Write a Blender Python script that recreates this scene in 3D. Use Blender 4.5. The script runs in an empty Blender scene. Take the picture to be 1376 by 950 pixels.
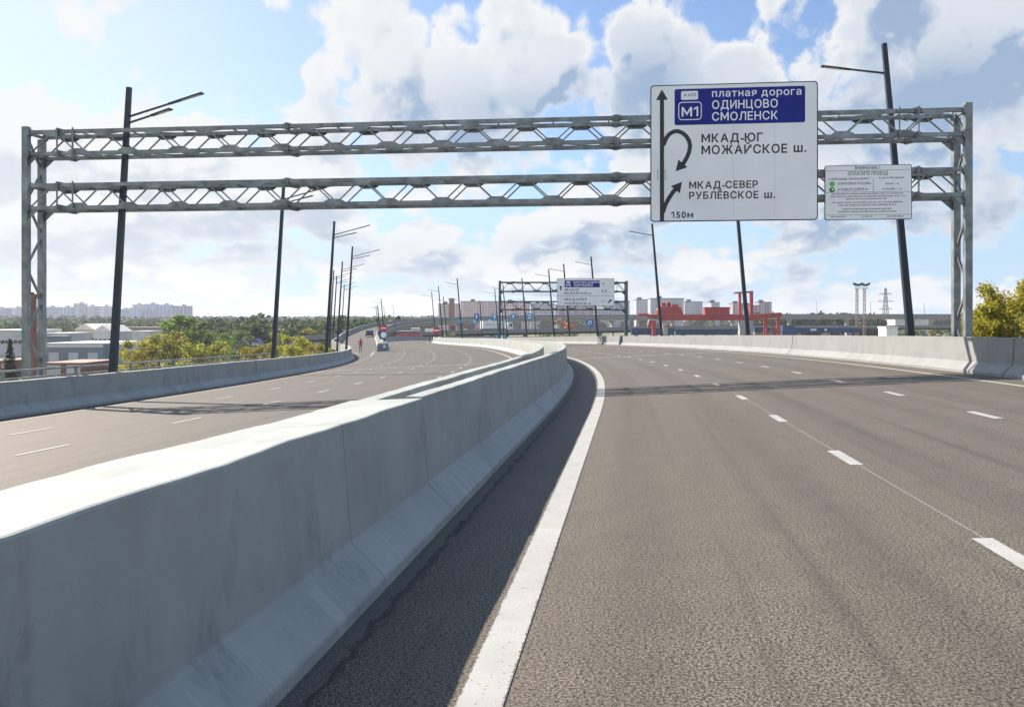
import bpy, bmesh, math, random
from mathutils import Vector, Matrix
sc = bpy.context.scene
COL = sc.collection
R = math.radians
rnd = random.Random(7)
F = 1070.0            # focal length in photo pixels (photo 1376 wide)
CX, HY, HC = 688.0, 430.0, 1.75
def at(x, y, d):
    return Vector(((x-CX)/F*d, d, HC-(y-HY)/F*d))

# ------------------------------------------------------------------ mesh helpers
class MB:
    def __init__(s): s.v=[]; s.f=[]; s.mi=[]; s.uv=[]; s.m=0
    def face(s, idx, uv=None):
        s.f.append(tuple(idx)); s.mi.append(s.m); s.uv.append(uv)
    def quad(s, a, b, c, d, uv=None):
        n=len(s.v); s.v += [tuple(a),tuple(b),tuple(c),tuple(d)]; s.face((n,n+1,n+2,n+3),uv)
    def hexa(s, p):        # 8 corners: bottom 4 ccw, top 4 ccw
        n=len(s.v); s.v += [tuple(q) for q in p]
        for q in ((3,2,1,0),(4,5,6,7),(0,1,5,4),(1,2,6,5),(2,3,7,6),(3,0,4,7)): s.face([n+i for i in q])
    def box(s, x0,x1,y0,y1,z0,z1):
        s.hexa([(x0,y0,z0),(x1,y0,z0),(x1,y1,z0),(x0,y1,z0),(x0,y0,z1),(x1,y0,z1),(x1,y1,z1),(x0,y1,z1)])
    def obox(s, c, ax, ay, az, hx, hy, hz):
        c=Vector(c); X=Vector(ax)*hx; Y=Vector(ay)*hy; Z=Vector(az)*hz
        s.hexa([c-X-Y-Z,c+X-Y-Z,c+X+Y-Z,c-X+Y-Z,c-X-Y+Z,c+X-Y+Z,c+X+Y+Z,c-X+Y+Z])
    def bar(s, p0, p1, w, h=None, up=(0,0,1), w1=None, h1=None):
        p0=Vector(p0); p1=Vector(p1); h=h or w; w1=w1 or w; h1=h1 or (h if w1==w else w1)
        d=(p1-p0).normalized(); u=Vector(up)
        if abs(d.dot(u))>.98: u=Vector((0,1,0)) if abs(d.y)<.9 else Vector((1,0,0))
        a=d.cross(u).normalized(); b=a.cross(d).normalized()
        P=[]
        for p,ww,hh in ((p0,w,h),(p1,w1,h1)):
            A=a*ww/2; B=b*hh/2
            P += [p-A-B,p+A-B,p+A+B,p-A+B]
        s.hexa(P)
    def tube(s, p0, p1, r0, r1=None, n=8, cap=True):
        p0=Vector(p0); p1=Vector(p1); r1=r0 if r1 is None else r1
        d=(p1-p0).normalized(); u=Vector((0,0,1)) if abs(d.z)<.9 else Vector((1,0,0))
        a=d.cross(u).normalized(); b=a.cross(d).normalized(); m=len(s.v)
        for p,r in ((p0,r0),(p1,r1)):
            for k in range(n):
                t=2*math.pi*k/n; s.v.append(tuple(p+a*math.cos(t)*r+b*math.sin(t)*r))
        for k in range(n):
            j=(k+1)%n; s.face((m+k,m+j,m+n+j,m+n+k))
        if cap: s.face([m+n-1-k for k in range(n)]); s.face([m+n+k for k in range(n)])
    def prism(s, poly, o, ax, ay, az, t):   # 2D polygon in plane (ax, ay) at o, thickness t along az
        o=Vector(o); ax=Vector(ax); ay=Vector(ay); az=Vector(az); n=len(s.v); k=len(poly)
        for q in (0,t):
            for x,y in poly: s.v.append(tuple(o+ax*x+ay*y+az*q))
        s.face([n+k-1-i for i in range(k)]); s.face([n+k+i for i in range(k)])
        for i in range(k):
            j=(i+1)%k; s.face((n+i,n+j,n+k+j,n+k+i))
    def sphere(s, c, r, nu=10, nv=6, sz=1.0):
        c=Vector(c); m=len(s.v)
        for j in range(nv+1):
            t=math.pi*j/nv
            for i in range(nu):
                p=2*math.pi*i/nu
                s.v.append((c.x+r*math.sin(t)*math.cos(p), c.y+r*math.sin(t)*math.sin(p), c.z+r*sz*math.cos(t)))
        for j in range(nv):
            for i in range(nu):
                k=(i+1)%nu; s.face((m+j*nu+i,m+(j+1)*nu+i,m+(j+1)*nu+k,m+j*nu+k))
    def sweep(s, rings, uvs=None, closed=True, caps=True):
        n=len(rings[0]); m=len(s.v)
        for r in rings: s.v += [tuple(p) for p in r]
        cnt = n if closed else n-1
        for i in range(len(rings)-1):
            for k in range(cnt):
                j=(k+1)%n
                uv=None
                if uvs: uv=((uvs[i][0],uvs[i][1][k]),(uvs[i][0],uvs[i][1][k+1]),(uvs[i+1][0],uvs[i+1][1][k+1]),(uvs[i+1][0],uvs[i+1][1][k]))
                s.face((m+i*n+k,m+i*n+j,m+(i+1)*n+j,m+(i+1)*n+k),uv)
        if closed and caps:
            s.face([m+k for k in range(n)]); s.face([m+(len(rings)-1)*n+n-1-k for k in range(n)])
    def mesh(s, name, mats, smooth=False):
        me=bpy.data.meshes.new(name); me.from_pydata(s.v,[],s.f)
        if not isinstance(mats,(list,tuple)): mats=[mats]
        for m in mats: me.materials.append(m)
        me.polygons.foreach_set('material_index', s.mi)
        if any(u for u in s.uv):
            lay=me.uv_layers.new(name='UVMap'); li=0; flat=[]
            for f,u in zip(s.f,s.uv):
                for k in range(len(f)): flat += list(u[k]) if u else [0.0,0.0]
            lay.data.foreach_set('uv', flat)
        if smooth: me.polygons.foreach_set('use_smooth',[True]*len(s.f))
        me.update(); return me
    def build(s, name, mats, parent=None, smooth=False, fix=True, bevel=0):
        me=s.mesh(name,mats,smooth)
        if fix:
            bm=bmesh.new(); bm.from_mesh(me); bmesh.ops.recalc_face_normals(bm,faces=bm.faces); bm.to_mesh(me); bm.free()
        o=bpy.data.objects.new(name,me); COL.objects.link(o)
        if parent:
            o.parent=parent
            L=parent
            off=Vector((0,0,0))
            # vertices are given in world space for parents at PW
            pw=world_loc(parent)
            if pw.length>0 and not parent.get('_local'):
                me.transform(Matrix.Translation(-pw))
        if bevel:
            b=o.modifiers.new('edge','BEVEL'); b.width=bevel; b.segments=2; b.limit_method='ANGLE'
        return o
def world_loc(o):
    p=Vector((0,0,0))
    while o: p+=o.location; o=o.parent
    return p
def tag(o, label=None, cat=None, group=None, kind=None):
    if label: o['label']=label
    if cat: o['category']=cat
    if group: o['group']=group
    if kind: o['kind']=kind
    return o
def thing(name, loc, label, cat, group=None):
    o=bpy.data.objects.new(name,None); COL.objects.link(o); o.location=loc; o.empty_display_size=.3
    return tag(o,label,cat,group)
def local_thing(name, loc, rz, label, cat, group=None):    # parts given in the thing's own coordinates
    o=thing(name,loc,label,cat,group); o.rotation_euler=(0,0,rz); o['_local']=1; return o
def lpart(mb, name, mats, parent, **k):
    o=mb.build(name,mats,None,**k); o.parent=parent; return o
def kids(o): return [c for c in o.children]
def copy_tree(o, parent=None):
    c=o.copy(); COL.objects.link(c)
    if parent: c.parent=parent
    for ch in kids(o): copy_tree(ch,c)
    return c

# ------------------------------------------------------------------ materials
def nt(m): return m.node_tree.nodes, m.node_tree.links
def mat(name, col, rough=.6, metal=0, var=0, vscale=3, bump=0, bscale=20, col2=None, detail=4, spec=None, coord='Object'):
    m=bpy.data.materials.new(name); m.use_nodes=True; N,L=nt(m); b=N['Principled BSDF']
    b.inputs['Base Color'].default_value=(*col,1); b.inputs['Roughness'].default_value=rough; b.inputs['Metallic'].default_value=metal
    if spec is not None: b.inputs['Specular IOR Level'].default_value=spec
    if var or bump or col2: tc=N.new('ShaderNodeTexCoord')
    if var or col2:
        n=N.new('ShaderNodeTexNoise'); n.inputs['Scale'].default_value=vscale; n.inputs['Detail'].default_value=detail
        L.new(tc.outputs[coord],n.inputs['Vector'])
        r=N.new('ShaderNodeValToRGB'); L.new(n.outputs['Fac'],r.inputs[0])
        c2=col2 or tuple(c*(1+var) for c in col); c1=tuple(c*(1-var) for c in col) if not col2 else col
        r.color_ramp.elements[0].position=.33; r.color_ramp.elements[1].position=.67
        r.color_ramp.elements[0].color=(*c1,1); r.color_ramp.elements[1].color=(*c2,1)
        L.new(r.outputs[0],b.inputs['Base Color'])
    if bump:
        n2=N.new('ShaderNodeTexNoise'); n2.inputs['Scale'].default_value=bscale; n2.inputs['Detail'].default_value=3
        L.new(tc.outputs[coord],n2.inputs['Vector'])
        bp=N.new('ShaderNodeBump'); bp.inputs['Strength'].default_value=bump; bp.inputs['Distance'].default_value=.02
        L.new(n2.outputs['Fac'],bp.inputs['Height']); L.new(bp.outputs[0],b.inputs['Normal'])
    return m
def math_node(N,L,op,a,b=None,c=None,clamp=False):
    n=N.new('ShaderNodeMath'); n.operation=op; n.use_clamp=clamp
    for i,x in enumerate((a,b,c)):
        if x is None: continue
        if isinstance(x,(int,float)): n.inputs[i].default_value=x
        else: L.new(x,n.inputs[i])
    return n.outputs[0]
def maprange(N,L,x,a,b,c=0,d=1,smooth=False):
    n=N.new('ShaderNodeMapRange'); n.interpolation_type='SMOOTHSTEP' if smooth else 'LINEAR'; n.clamp=True
    L.new(x,n.inputs[0])
    for i,v in enumerate((a,b,c,d)): n.inputs[i+1].default_value=v
    return n.outputs[0]
def mix(N,L,f,a,b,mode='MIX'):
    n=N.new('ShaderNodeMix'); n.data_type='RGBA'; n.blend_type=mode
    if isinstance(f,(int,float)): n.inputs[0].default_value=f
    else: L.new(f,n.inputs[0])
    for i,x in ((6,a),(7,b)):
        if isinstance(x,tuple): n.inputs[i].default_value=(*x[:3],1)
        else: L.new(x,n.inputs[i])
    return n.outputs[2]
def noise(N,L,vec,scale,detail=4,rough=.5,w=None):
    n=N.new('ShaderNodeTexNoise'); n.inputs['Scale'].default_value=scale; n.inputs['Detail'].default_value=detail; n.inputs['Roughness'].default_value=rough
    L.new(vec,n.inputs['Vector']); return n.outputs['Fac']
def scaled(N,L,vec,s,loc=(0,0,0)):
    n=N.new('ShaderNodeMapping'); n.inputs['Scale'].default_value=s; n.inputs['Location'].default_value=loc; L.new(vec,n.inputs['Vector']); return n.outputs[0]

def asphalt(name, base, warm, brightgrain):
    """uv: x = distance along the road, y = offset from the median kerb (metres)"""
    m=bpy.data.materials.new(name); m.use_nodes=True; N,L=nt(m); b=N['Principled BSDF']
    uv=N.new('ShaderNodeUVMap').outputs[0]
    fine=noise(N,L,uv,66,2,.65)
    grain=maprange(N,L,fine,.43,.60,0,1)
    pit=maprange(N,L,noise(N,L,uv,42,2,.6),.36,.46,1,0)
    big=noise(N,L,scaled(N,L,uv,(.10,.9,1)),1.0,5,.55)
    mid=noise(N,L,uv,2.2,4,.6)
    c=mix(N,L,grain,tuple(base),tuple(brightgrain))
    c=mix(N,L,maprange(N,L,big,.3,.7,0,.55),c,tuple(warm))
    c=mix(N,L,maprange(N,L,mid,.35,.75,0,.35),c,tuple(x*.62 for x in warm))
    c=mix(N,L,math_node(N,L,'MULTIPLY',pit,.8),c,(.008,.008,.008))
    drip=noise(N,L,scaled(N,L,uv,(.035,2.6,1)),1.0,4,.6)
    c=mix(N,L,maprange(N,L,drip,.55,.75,0,.38),c,tuple(x*.45 for x in base))
    # wheel tracks: slightly polished darker bands along the lanes
    sp=N.new('ShaderNodeSeparateXYZ'); L.new(uv,sp.inputs[0])
    tr=math_node(N,L,'SINE',math_node(N,L,'MULTIPLY_ADD',sp.outputs[1],2*math.pi/1.7,1.2))
    c=mix(N,L,maprange(N,L,tr,.2,1,0,.16),c,tuple(x*.55 for x in base))
    # concrete dust and a ragged tar edge in the gutter beside the kerb
    rag=noise(N,L,scaled(N,L,uv,(1.3,2.2,1)),3.0,6,.62)
    edge=math_node(N,L,'ADD',math_node(N,L,'ABSOLUTE',sp.outputs[1]),math_node(N,L,'MULTIPLY_ADD',rag,-.26,.13))
    gut=maprange(N,L,edge,.115,.15,1,0)
    tar=math_node(N,L,'MULTIPLY',maprange(N,L,edge,.115,.15,0,1),maprange(N,L,edge,.15,.20,1,0))
    dust=mix(N,L,grain,(.055,.050,.042),(.13,.12,.10))
    c=mix(N,L,math_node(N,L,'MULTIPLY',gut,.85),c,dust)
    c=mix(N,L,math_node(N,L,'MULTIPLY',tar,.75),c,(.012,.012,.013))
    L.new(c,b.inputs['Base Color'])
    L.new(maprange(N,L,fine,.3,.7,.62,.85),b.inputs['Roughness'])
    b.inputs['Specular IOR Level'].default_value=.28
    bp=N.new('ShaderNodeBump'); bp.inputs['Strength'].default_value=.35; bp.inputs['Distance'].default_value=.004
    L.new(fine,bp.inputs['Height']); L.new(bp.outputs[0],b.inputs['Normal'])
    return m
def paint(name, col):
    """uv: x along the line in metres, y = -1..1 across it"""
    m=bpy.data.materials.new(name); m.use_nodes=True; N,L=nt(m); b=N['Principled BSDF']
    uv=N.new('ShaderNodeUVMap').outputs[0]; ob=N.new('ShaderNodeTexCoord').outputs['Object']
    n1=noise(N,L,ob,55,2,.6); n2=noise(N,L,ob,2.5,4,.6); n3=noise(N,L,ob,16,3,.65)
    c=mix(N,L,maprange(N,L,n2,.35,.7,0,.6),tuple(col),tuple(x*.74 for x in col))
    sp=N.new('ShaderNodeSeparateXYZ'); L.new(uv,sp.inputs[0])
    ed=maprange(N,L,math_node(N,L,'ABSOLUTE',sp.outputs[1]),.86,1.0,0,.22)
    wear=math_node(N,L,'ADD',math_node(N,L,'MULTIPLY_ADD',n3,.35,math_node(N,L,'MULTIPLY',n1,.65)),ed)
    c=mix(N,L,maprange(N,L,wear,.60,.66,0,.85),c,(.062,.054,.043))
    L.new(c,b.inputs['Base Color']); b.inputs['Roughness'].default_value=.75; b.inputs['Specular IOR Level'].default_value=.25
    bp=N.new('ShaderNodeBump'); bp.inputs['Strength'].default_value=.4; bp.inputs['Distance'].default_value=.004
    L.new(n1,bp.inputs['Height']); L.new(bp.outputs[0],b.inputs['Normal'])
    return m
def concrete(name, col, stain=.5, joint=1.0):
    """uv: x along the barrier, y distance round the profile"""
    m=bpy.data.materials.new(name); m.use_nodes=True; N,L=nt(m); b=N['Principled BSDF']
    uv=N.new('ShaderNodeUVMap').outputs[0]
    blot=noise(N,L,scaled(N,L,uv,(1.0,.8,1)),1.1,6,.62)
    streak=noise(N,L,scaled(N,L,uv,(7,.5,1)),1.6,4,.6)
    pore=noise(N,L,uv,34,2,.5)
    cloud=noise(N,L,scaled(N,L,uv,(.22,.9,1)),1.0,4,.5)
    dk=tuple(x*.60 for x in col); lt=tuple(min(.72,x*1.16) for x in col)
    c=mix(N,L,maprange(N,L,blot,.42,.74,0,stain),tuple(col),dk)
    c=mix(N,L,maprange(N,L,streak,.52,.78,0,stain*.4),c,tuple(x*.70 for x in col))
    c=mix(N,L,maprange(N,L,cloud,.45,.7,0,.45),c,lt)
    rub=noise(N,L,scaled(N,L,uv,(1.6,.7,1),(7,3,0)),1.3,3,.5); rub2=noise(N,L,scaled(N,L,uv,(14,6,1)),1.5,3,.7)
    c=mix(N,L,math_node(N,L,'MULTIPLY',maprange(N,L,rub,.58,.70,0,stain),maprange(N,L,rub2,.38,.62,.15,1)),c,tuple(x*.52 for x in col))
    sp=N.new('ShaderNodeSeparateXYZ'); L.new(uv,sp.inputs[0])
    jf=math_node(N,L,'ABSOLUTE',math_node(N,L,'SUBTRACT',math_node(N,L,'FRACT',math_node(N,L,'DIVIDE',math_node(N,L,'ADD',sp.outputs[0],math_node(N,L,'MULTIPLY_ADD',blot,.05,607.33)),6.1)),.5))
    c=mix(N,L,maprange(N,L,jf,.0006,.0014,.6,0),c,tuple(x*.3 for x in col))
    # pale form-joint scratches across the sloped foot
    ps=noise(N,L,scaled(N,L,uv,(5.2,.02,1)),1.0,1,.4)
    foot=math_node(N,L,'MULTIPLY',maprange(N,L,sp.outputs[1],.06,.09,0,1),maprange(N,L,sp.outputs[1],.42,.46,1,0))
    sc1=math_node(N,L,'MULTIPLY',math_node(N,L,'LESS_THAN',math_node(N,L,'ABSOLUTE',math_node(N,L,'SUBTRACT',ps,.5)),.006),foot)
    c=mix(N,L,math_node(N,L,'MULTIPLY',sc1,.55),c,lt)
    c=mix(N,L,math_node(N,L,'MULTIPLY',maprange(N,L,pore,.70,.76,0,.55),joint),c,tuple(x*.4 for x in col))
    L.new(c,b.inputs['Base Color']); b.inputs['Roughness'].default_value=.78; b.inputs['Specular IOR Level'].default_value=.3
    bp=N.new('ShaderNodeBump'); bp.inputs['Strength'].default_value=.35; bp.inputs['Distance'].default_value=.012
    h=math_node(N,L,'MULTIPLY_ADD',pore,.35,math_node(N,L,'ADD',streak,blot))
    L.new(h,bp.inputs['Height']); L.new(bp.outputs[0],b.inputs['Normal'])
    return m
def leafmat(name, cols):
    m=bpy.data.materials.new(name); m.use_nodes=True; N,L=nt(m); b=N['Principled BSDF']
    g=N.new('ShaderNodeNewGeometry'); oi=N.new('ShaderNodeObjectInfo')
    r=N.new('ShaderNodeValToRGB'); L.new(g.outputs['Random Per Island'],r.inputs[0])
    els=r.color_ramp.elements
    while len(els)<len(cols): els.new(.5)
    for i,c in enumerate(cols): els[i].position=i/(len(cols)-1); els[i].color=(*c,1)
    hs=N.new('ShaderNodeHueSaturation'); L.new(r.outputs[0],hs.inputs['Color'])
    L.new(math_node(N,L,'MULTIPLY_ADD',oi.outputs['Random'],.03,.487),hs.inputs['Hue'])
    L.new(math_node(N,L,'MULTIPLY_ADD',oi.outputs['Random'],.45,.85),hs.inputs['Value'])
    L.new(hs.outputs[0],b.inputs['Base Color']); b.inputs['Roughness'].default_value=.6
    b.inputs['Specular IOR Level'].default_value=.25
    tr=N.new('ShaderNodeBsdfTranslucent'); L.new(hs.outputs[0],tr.inputs['Color'])
    mx=N.new('ShaderNodeMixShader'); mx.inputs[0].default_value=.5
    L.new(b.outputs[0],mx.inputs[1]); L.new(tr.outputs[0],mx.inputs[2]); L.new(mx.outputs[0],N['Material Output'].inputs['Surface'])
    return m
def facade(name, wall, glass, cw, ch, frac=.55, vfrac=.5, band=None, bandw=9.0):
    """walls with a grid of windows in metres (object space, box projected)"""
    m=bpy.data.materials.new(name); m.use_nodes=True; N,L=nt(m); b=N['Principled BSDF']
    tc=N.new('ShaderNodeTexCoord'); g=N.new('ShaderNodeNewGeometry')
    sp=N.new('ShaderNodeSeparateXYZ'); L.new(tc.outputs['Object'],sp.inputs[0])
    sn=N.new('ShaderNodeSeparateXYZ'); L.new(tc.outputs['Normal'],sn.inputs[0])
    ax=math_node(N,L,'GREATER_THAN',math_node(N,L,'ABSOLUTE',sn.outputs[0]),.7)
    h=N.new('ShaderNodeMix'); L.new(ax,h.inputs[0]); L.new(sp.outputs[0],h.inputs[2]); L.new(sp.outputs[1],h.inputs[3]); hx=h.outputs[0]
    fx=math_node(N,L,'FRACT',math_node(N,L,'DIVIDE',math_node(N,L,'ADD',hx,500),cw))
    fz=math_node(N,L,'FRACT',math_node(N,L,'DIVIDE',math_node(N,L,'ADD',sp.outputs[2],500),ch))
    w=math_node(N,L,'MULTIPLY',math_node(N,L,'LESS_THAN',fx,frac),math_node(N,L,'LESS_THAN',fz,vfrac))
    w=math_node(N,L,'MULTIPLY',w,math_node(N,L,'LESS_THAN',math_node(N,L,'ABSOLUTE',sn.outputs[2]),.5))
    c=mix(N,L,maprange(N,L,noise(N,L,tc.outputs['Object'],.15,3),.4,.65),tuple(wall),tuple(x*.85 for x in wall))
    if band:
        fb=math_node(N,L,'LESS_THAN',math_node(N,L,'FRACT',math_node(N,L,'DIVIDE',math_node(N,L,'ADD',hx,500),bandw)),.4)
        c=mix(N,L,fb,c,tuple(band))
    c=mix(N,L,w,c,tuple(glass))
    L.new(c,b.inputs['Base Color']); b.inputs['Roughness'].default_value=.7
    L.new(math_node(N,L,'MULTIPLY_ADD',w,-.45,.7),b.inputs['Roughness'])
    return m

M={}
M['asphalt']=asphalt('asphalt_dark',(.025,.0215,.0175),(.086,.075,.060),(.21,.186,.152))
M['asphalt_l']=asphalt('asphalt_worn',(.045,.041,.035),(.078,.071,.061),(.122,.111,.096))
M['paint']=paint('road_paint',(.305,.312,.305))
M['paint_y']=paint('road_paint_edge',(.32,.305,.25))
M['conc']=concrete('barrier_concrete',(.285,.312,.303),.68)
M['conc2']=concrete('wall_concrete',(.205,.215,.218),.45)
M['conc3']=concrete('dark_concrete',(.27,.265,.25),.5)
M['deck']=mat('deck_concrete',(.34,.34,.33),.8,var=.15,vscale=.4)
M['joint']=mat('expansion_joint_steel',(.42,.41,.38),.5,.3,var=.2,vscale=4)
def galv(name):
    m=mat(name,(.21,.235,.245),.45,.55,var=.34,vscale=2.2,bump=.08,bscale=9); return m
M['galv']=galv('galvanised_steel')
M['galv_d']=mat('galvanised_steel_dull',(.11,.14,.15),.55,.5,var=.28,vscale=1.6)
M['pole']=mat('lamp_post_paint',(.018,.028,.045),.35,.2,var=.25,vscale=1.5)
M['lampglass']=mat('lamp_lens',(.55,.55,.52),.2)
M['signwhite']=mat('sign_sheeting',(.86,.885,.90),.16,var=.07,vscale=.45)
M['signblue']=mat('sign_blue',(.010,.020,.24),.3,var=.12,vscale=.8,spec=.2)
M['signblack']=mat('sign_black',(.016,.02,.028),.4)
M['signback']=mat('sign_back',(.42,.44,.45),.45,.5)
M['signtext']=mat('sign_letter_white',(.85,.87,.90),.35)
M['signgrey']=mat('sign_small_print',(.17,.18,.21),.5)
M['green']=mat('app_icon_green',(.12,.5,.10),.4)
M['dgreen']=mat('app_icon_dark_green',(.02,.09,.05),.4)
M['cyan']=mat('sign_cyan',(.02,.25,.50),.4)
M['bluesign']=mat('sign_road_blue',(.015,.12,.45),.4)
M['red']=mat('signal_red',(.62,.03,.03),.45)
M['crane']=mat('crane_red',(.36,.035,.03),.5,var=.15,vscale=.6)
M['girderblue']=mat('girder_blue',(.012,.06,.16),.5,var=.2,vscale=.3)
M['white']=mat('white_paint',(.78,.78,.77),.5,var=.05,vscale=.7)
M['black']=mat('black_rubber',(.02,.02,.02),.7)
M['glass']=mat('dark_glass',(.02,.03,.04),.08)
M['brick']=mat('red_brick',(.20,.085,.06),.85,var=.25,vscale=2)
M['rooftile']=mat('rust_roof',(.19,.10,.075),.7,var=.2,vscale=.5)
M['greyclad']=mat('grey_cladding',(.15,.19,.24),.6,var=.12,vscale=.15)
M['lightclad']=mat('light_cladding',(.50,.51,.53),.6,var=.12,vscale=.2)
M['roofwhite']=mat('pale_roof',(.62,.60,.57),.6,var=.1,vscale=.3)
M['tan']=mat('tan_render',(.48,.40,.32),.8,var=.1,vscale=.4)
M['bark']=mat('bark',(.10,.075,.055),.9,var=.3,vscale=3)
M['bluetarp']=mat('blue_sheet_roof',(.06,.08,.22),.6,var=.2,vscale=.6)
M['pinkwall']=mat('pink_render',(.45,.13,.16),.8,var=.2,vscale=.4)
M['orange']=mat('machine_orange',(.60,.13,.03),.5)
M['leaf_g']=leafmat('leaf_green',[(.030,.068,.015),(.075,.143,.027),(.150,.225,.038),(.225,.285,.053)])
M['leaf_y']=leafmat('leaf_yellow_green',[(0.066,0.097,0.016),(0.170,0.195,0.028),(0.312,0.286,0.039),(0.429,0.352,0.046)])
M['leaf_o']=leafmat('leaf_autumn_gold',[(0.077,0.114,0.016),(0.209,0.229,0.023),(0.343,0.309,0.029),(0.464,0.320,0.033)])
M['leaf_n']=leafmat('leaf_gold_green',[(0.141,0.189,0.020),(0.307,0.338,0.027),(0.461,0.446,0.041),(0.589,0.472,0.041)])
M['needle']=leafmat('spruce_needles',[(.008,.016,.010),(.015,.03,.017),(.03,.05,.028)])
M['shrub']=leafmat('shrub_leaves',[(.03,.05,.015),(.07,.10,.025),(.14,.15,.04)])
# ------------------------------------------------------------------ road geometry
def lerp_tab(t, x):
    if x<=t[0][0]: return t[0][1]
    for (a,b),(c,d) in zip(t,t[1:]):
        if x<=c: return b+(d-b)*(x-a)/(c-a)
    return t[-1][1]
def smooth_tab(t, x):
    return (lerp_tab(t,x-6)+2*lerp_tab(t,x)+lerp_tab(t,x+6))/4 if x>30 else lerp_tab(t,x)
Z0=[(-20,.4),(0,0),(70,-1.4),(110,-1.85),(150,-2.6),(200,-3.5),(250,-4.7),(300,-6.2),(360,-7.2),(450,-7.6)]
BANK=[(-20,.048),(70,.048),(110,.030),(150,.015),(200,0)]
def zr(x,y): return smooth_tab(Z0,y)+lerp_tab(BANK,y)*max(-30,min(30,x))
HEAD=[(-20,.145),(17,.145),(27,.105),(35,.065),(50,0),(75,-.085),(95,-.135),(120,-.205),(150,-.245),(175,-.12),(200,.15),(230,.62),(265,1.05),(320,1.30),(600,1.42)]
DS=.25
Cpts=[]      # (s, x, y, heading)
x,y=-1.72,0.0; s=0.0
back=[]
while s>-14: 
    back.append((s,x,y,lerp_tab(HEAD,y))); t=lerp_tab(HEAD,y); x-=math.sin(t)*DS; y-=math.cos(t)*DS; s-=DS
x,y=-1.72,0.0; s=0.0; fw=[]
while s<640:
    t=lerp_tab(HEAD,s); fw.append((s,x,y,t)); x+=math.sin(t)*DS; y+=math.cos(t)*DS; s+=DS
Cpts=back[:0:-1]+fw
def frame(s):
    i=(s-Cpts[0][0])/DS; i=max(0,min(len(Cpts)-1.001,i)); k=int(i); f=i-k
    a,b=Cpts[k],Cpts[k+1]
    return (a[1]+(b[1]-a[1])*f, a[2]+(b[2]-a[2])*f, a[3]+(b[3]-a[3])*f)
def pt(s,u):
    x,y,t=frame(s); return (x+u*math.cos(t), y-u*math.sin(t))
def srange(a,b):
    out=[]; s=a
    while s<b-1e-6:
        out.append(s); s+= .2 if s<16 else (.5 if s<60 else (1.5 if s<140 else 4))
    out.append(b); return out
def opath(u,a,b):     # offset path as samples (s,x,y,rightx,righty)
    out=[]
    for s in srange(a,b):
        uu=u(s) if callable(u) else u
        x,y=pt(s,uu); t=frame(s)[2]; out.append((s,x,y,math.cos(t),-math.sin(t)))
    return out
def catmull(K, step=2.0):
    P=[Vector(k) for k in K]; P=[2*P[0]-P[1]]+P+[2*P[-1]-P[-2]]; out=[]
    for i in range(1,len(P)-2):
        n=max(2,int((P[i+1]-P[i]).length/step))
        for k in range(n):
            t=k/n; a,b,c,d=P[i-1],P[i],P[i+1],P[i+2]
            out.append(.5*((2*b)+(c-a)*t+(2*a-5*b+4*c-d)*t*t+(3*b-a-3*c+d)*t*t*t))
    out.append(P[-2]); return out
def kpath(K, step=2.0):       # spline path samples (s,x,y,rx,ry,z)
    P=catmull(K,step); out=[]; s=0
    for i,p in enumerate(P):
        a=P[max(0,i-1)]; b=P[min(len(P)-1,i+1)]; d=(b-a); d.z=0; d.normalize()
        if i: s+=(p-P[i-1]).length
        out.append((s,p.x,p.y,d.y,-d.x,p.z))
    return out
def sheet(name, a, b, us, m, parent=None, dz=0, kind='structure', zf=zr):
    mb=MB(); rings=[]; uvs=[]
    for s in srange(a,b):
        r=[]
        for u in us:
            x,y=pt(s,u); r.append((x,y,zf(x,y)+dz))
        rings.append(r); uvs.append((s,us))
    mb.sweep(rings,[(s,list(u)) for s,u in uvs],closed=False)
    o=mb.build(name,m,parent,fix=False,smooth=True)
    if kind and not parent: tag(o,kind=kind)
    return o
W_R=11.75; W_L=-16.75
road_r=sheet('road',-13,420,[-.08]+[k*1.18 for k in range(0,11)],M['asphalt'])
tag(road_r,'dark new asphalt carriageway curving away beside the concrete median','road')
lus=[-1.20]; 
while lus[-1]>W_L-.2: lus.append(lus[-1]-1.2)
def lz(x,y): return zr(x,y)
# left carriageway; its own gutter offset
def lsheet():
    mb=MB(); rings=[];uvs=[]
    for s in srange(-13,460):
        rings.append([(*pt(s,u),zr(*pt(s,u))) for u in lus]); uvs.append((s,[-(u+1.9) for u in lus]))
    mb.sweep(rings,uvs,closed=False)
    o=mb.build('road',M['asphalt_l'],fix=False,smooth=True)
    return tag(o,'pale worn asphalt carriageway between the median and the railing','road',kind='structure')
road_l=lsheet()

# ---- ramp leaving to the left and becoming the flyover
RC=[(-20.2,107,-2.42),(-24.4,125,-2.5),(-29,150,-2.5),(-36.6,195,-2.0),(-41.5,250,-.75),(-40.5,300,.45),(-32,345,1.5),(-10,392,2.5),(40,437,3.3),(120,467,3.9),(250,487,4.1),(450,496,3.7),(760,500,3.0)]
ramp=kpath(RC,4)
def hw(i): return min(3.3, 2.35+.06*(ramp[i][0]))
def side(sgn, extra=0):
    return [(p[0],p[1]+sgn*(hw(i)+extra)*p[3],p[2]+sgn*(hw(i)+extra)*p[4],p[3],p[4],p[5]) for i,p in enumerate(ramp)]
rl=side(-1); rr=side(1)
pre=[pt(s,W_L) for s in (52,57)]
preK=[(*p,zr(*p)) for p in pre]+[(-14.35,66,zr(-14.3,66)),(-15.9,80,zr(-15.9,80)),(-18.9,94,zr(-18.9,94))]+[(q[1],q[2],q[5]) for q in rl[0:1]]
prel=kpath(preK,1.5)
mb=MB(); rings=[];uv=[]
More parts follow.
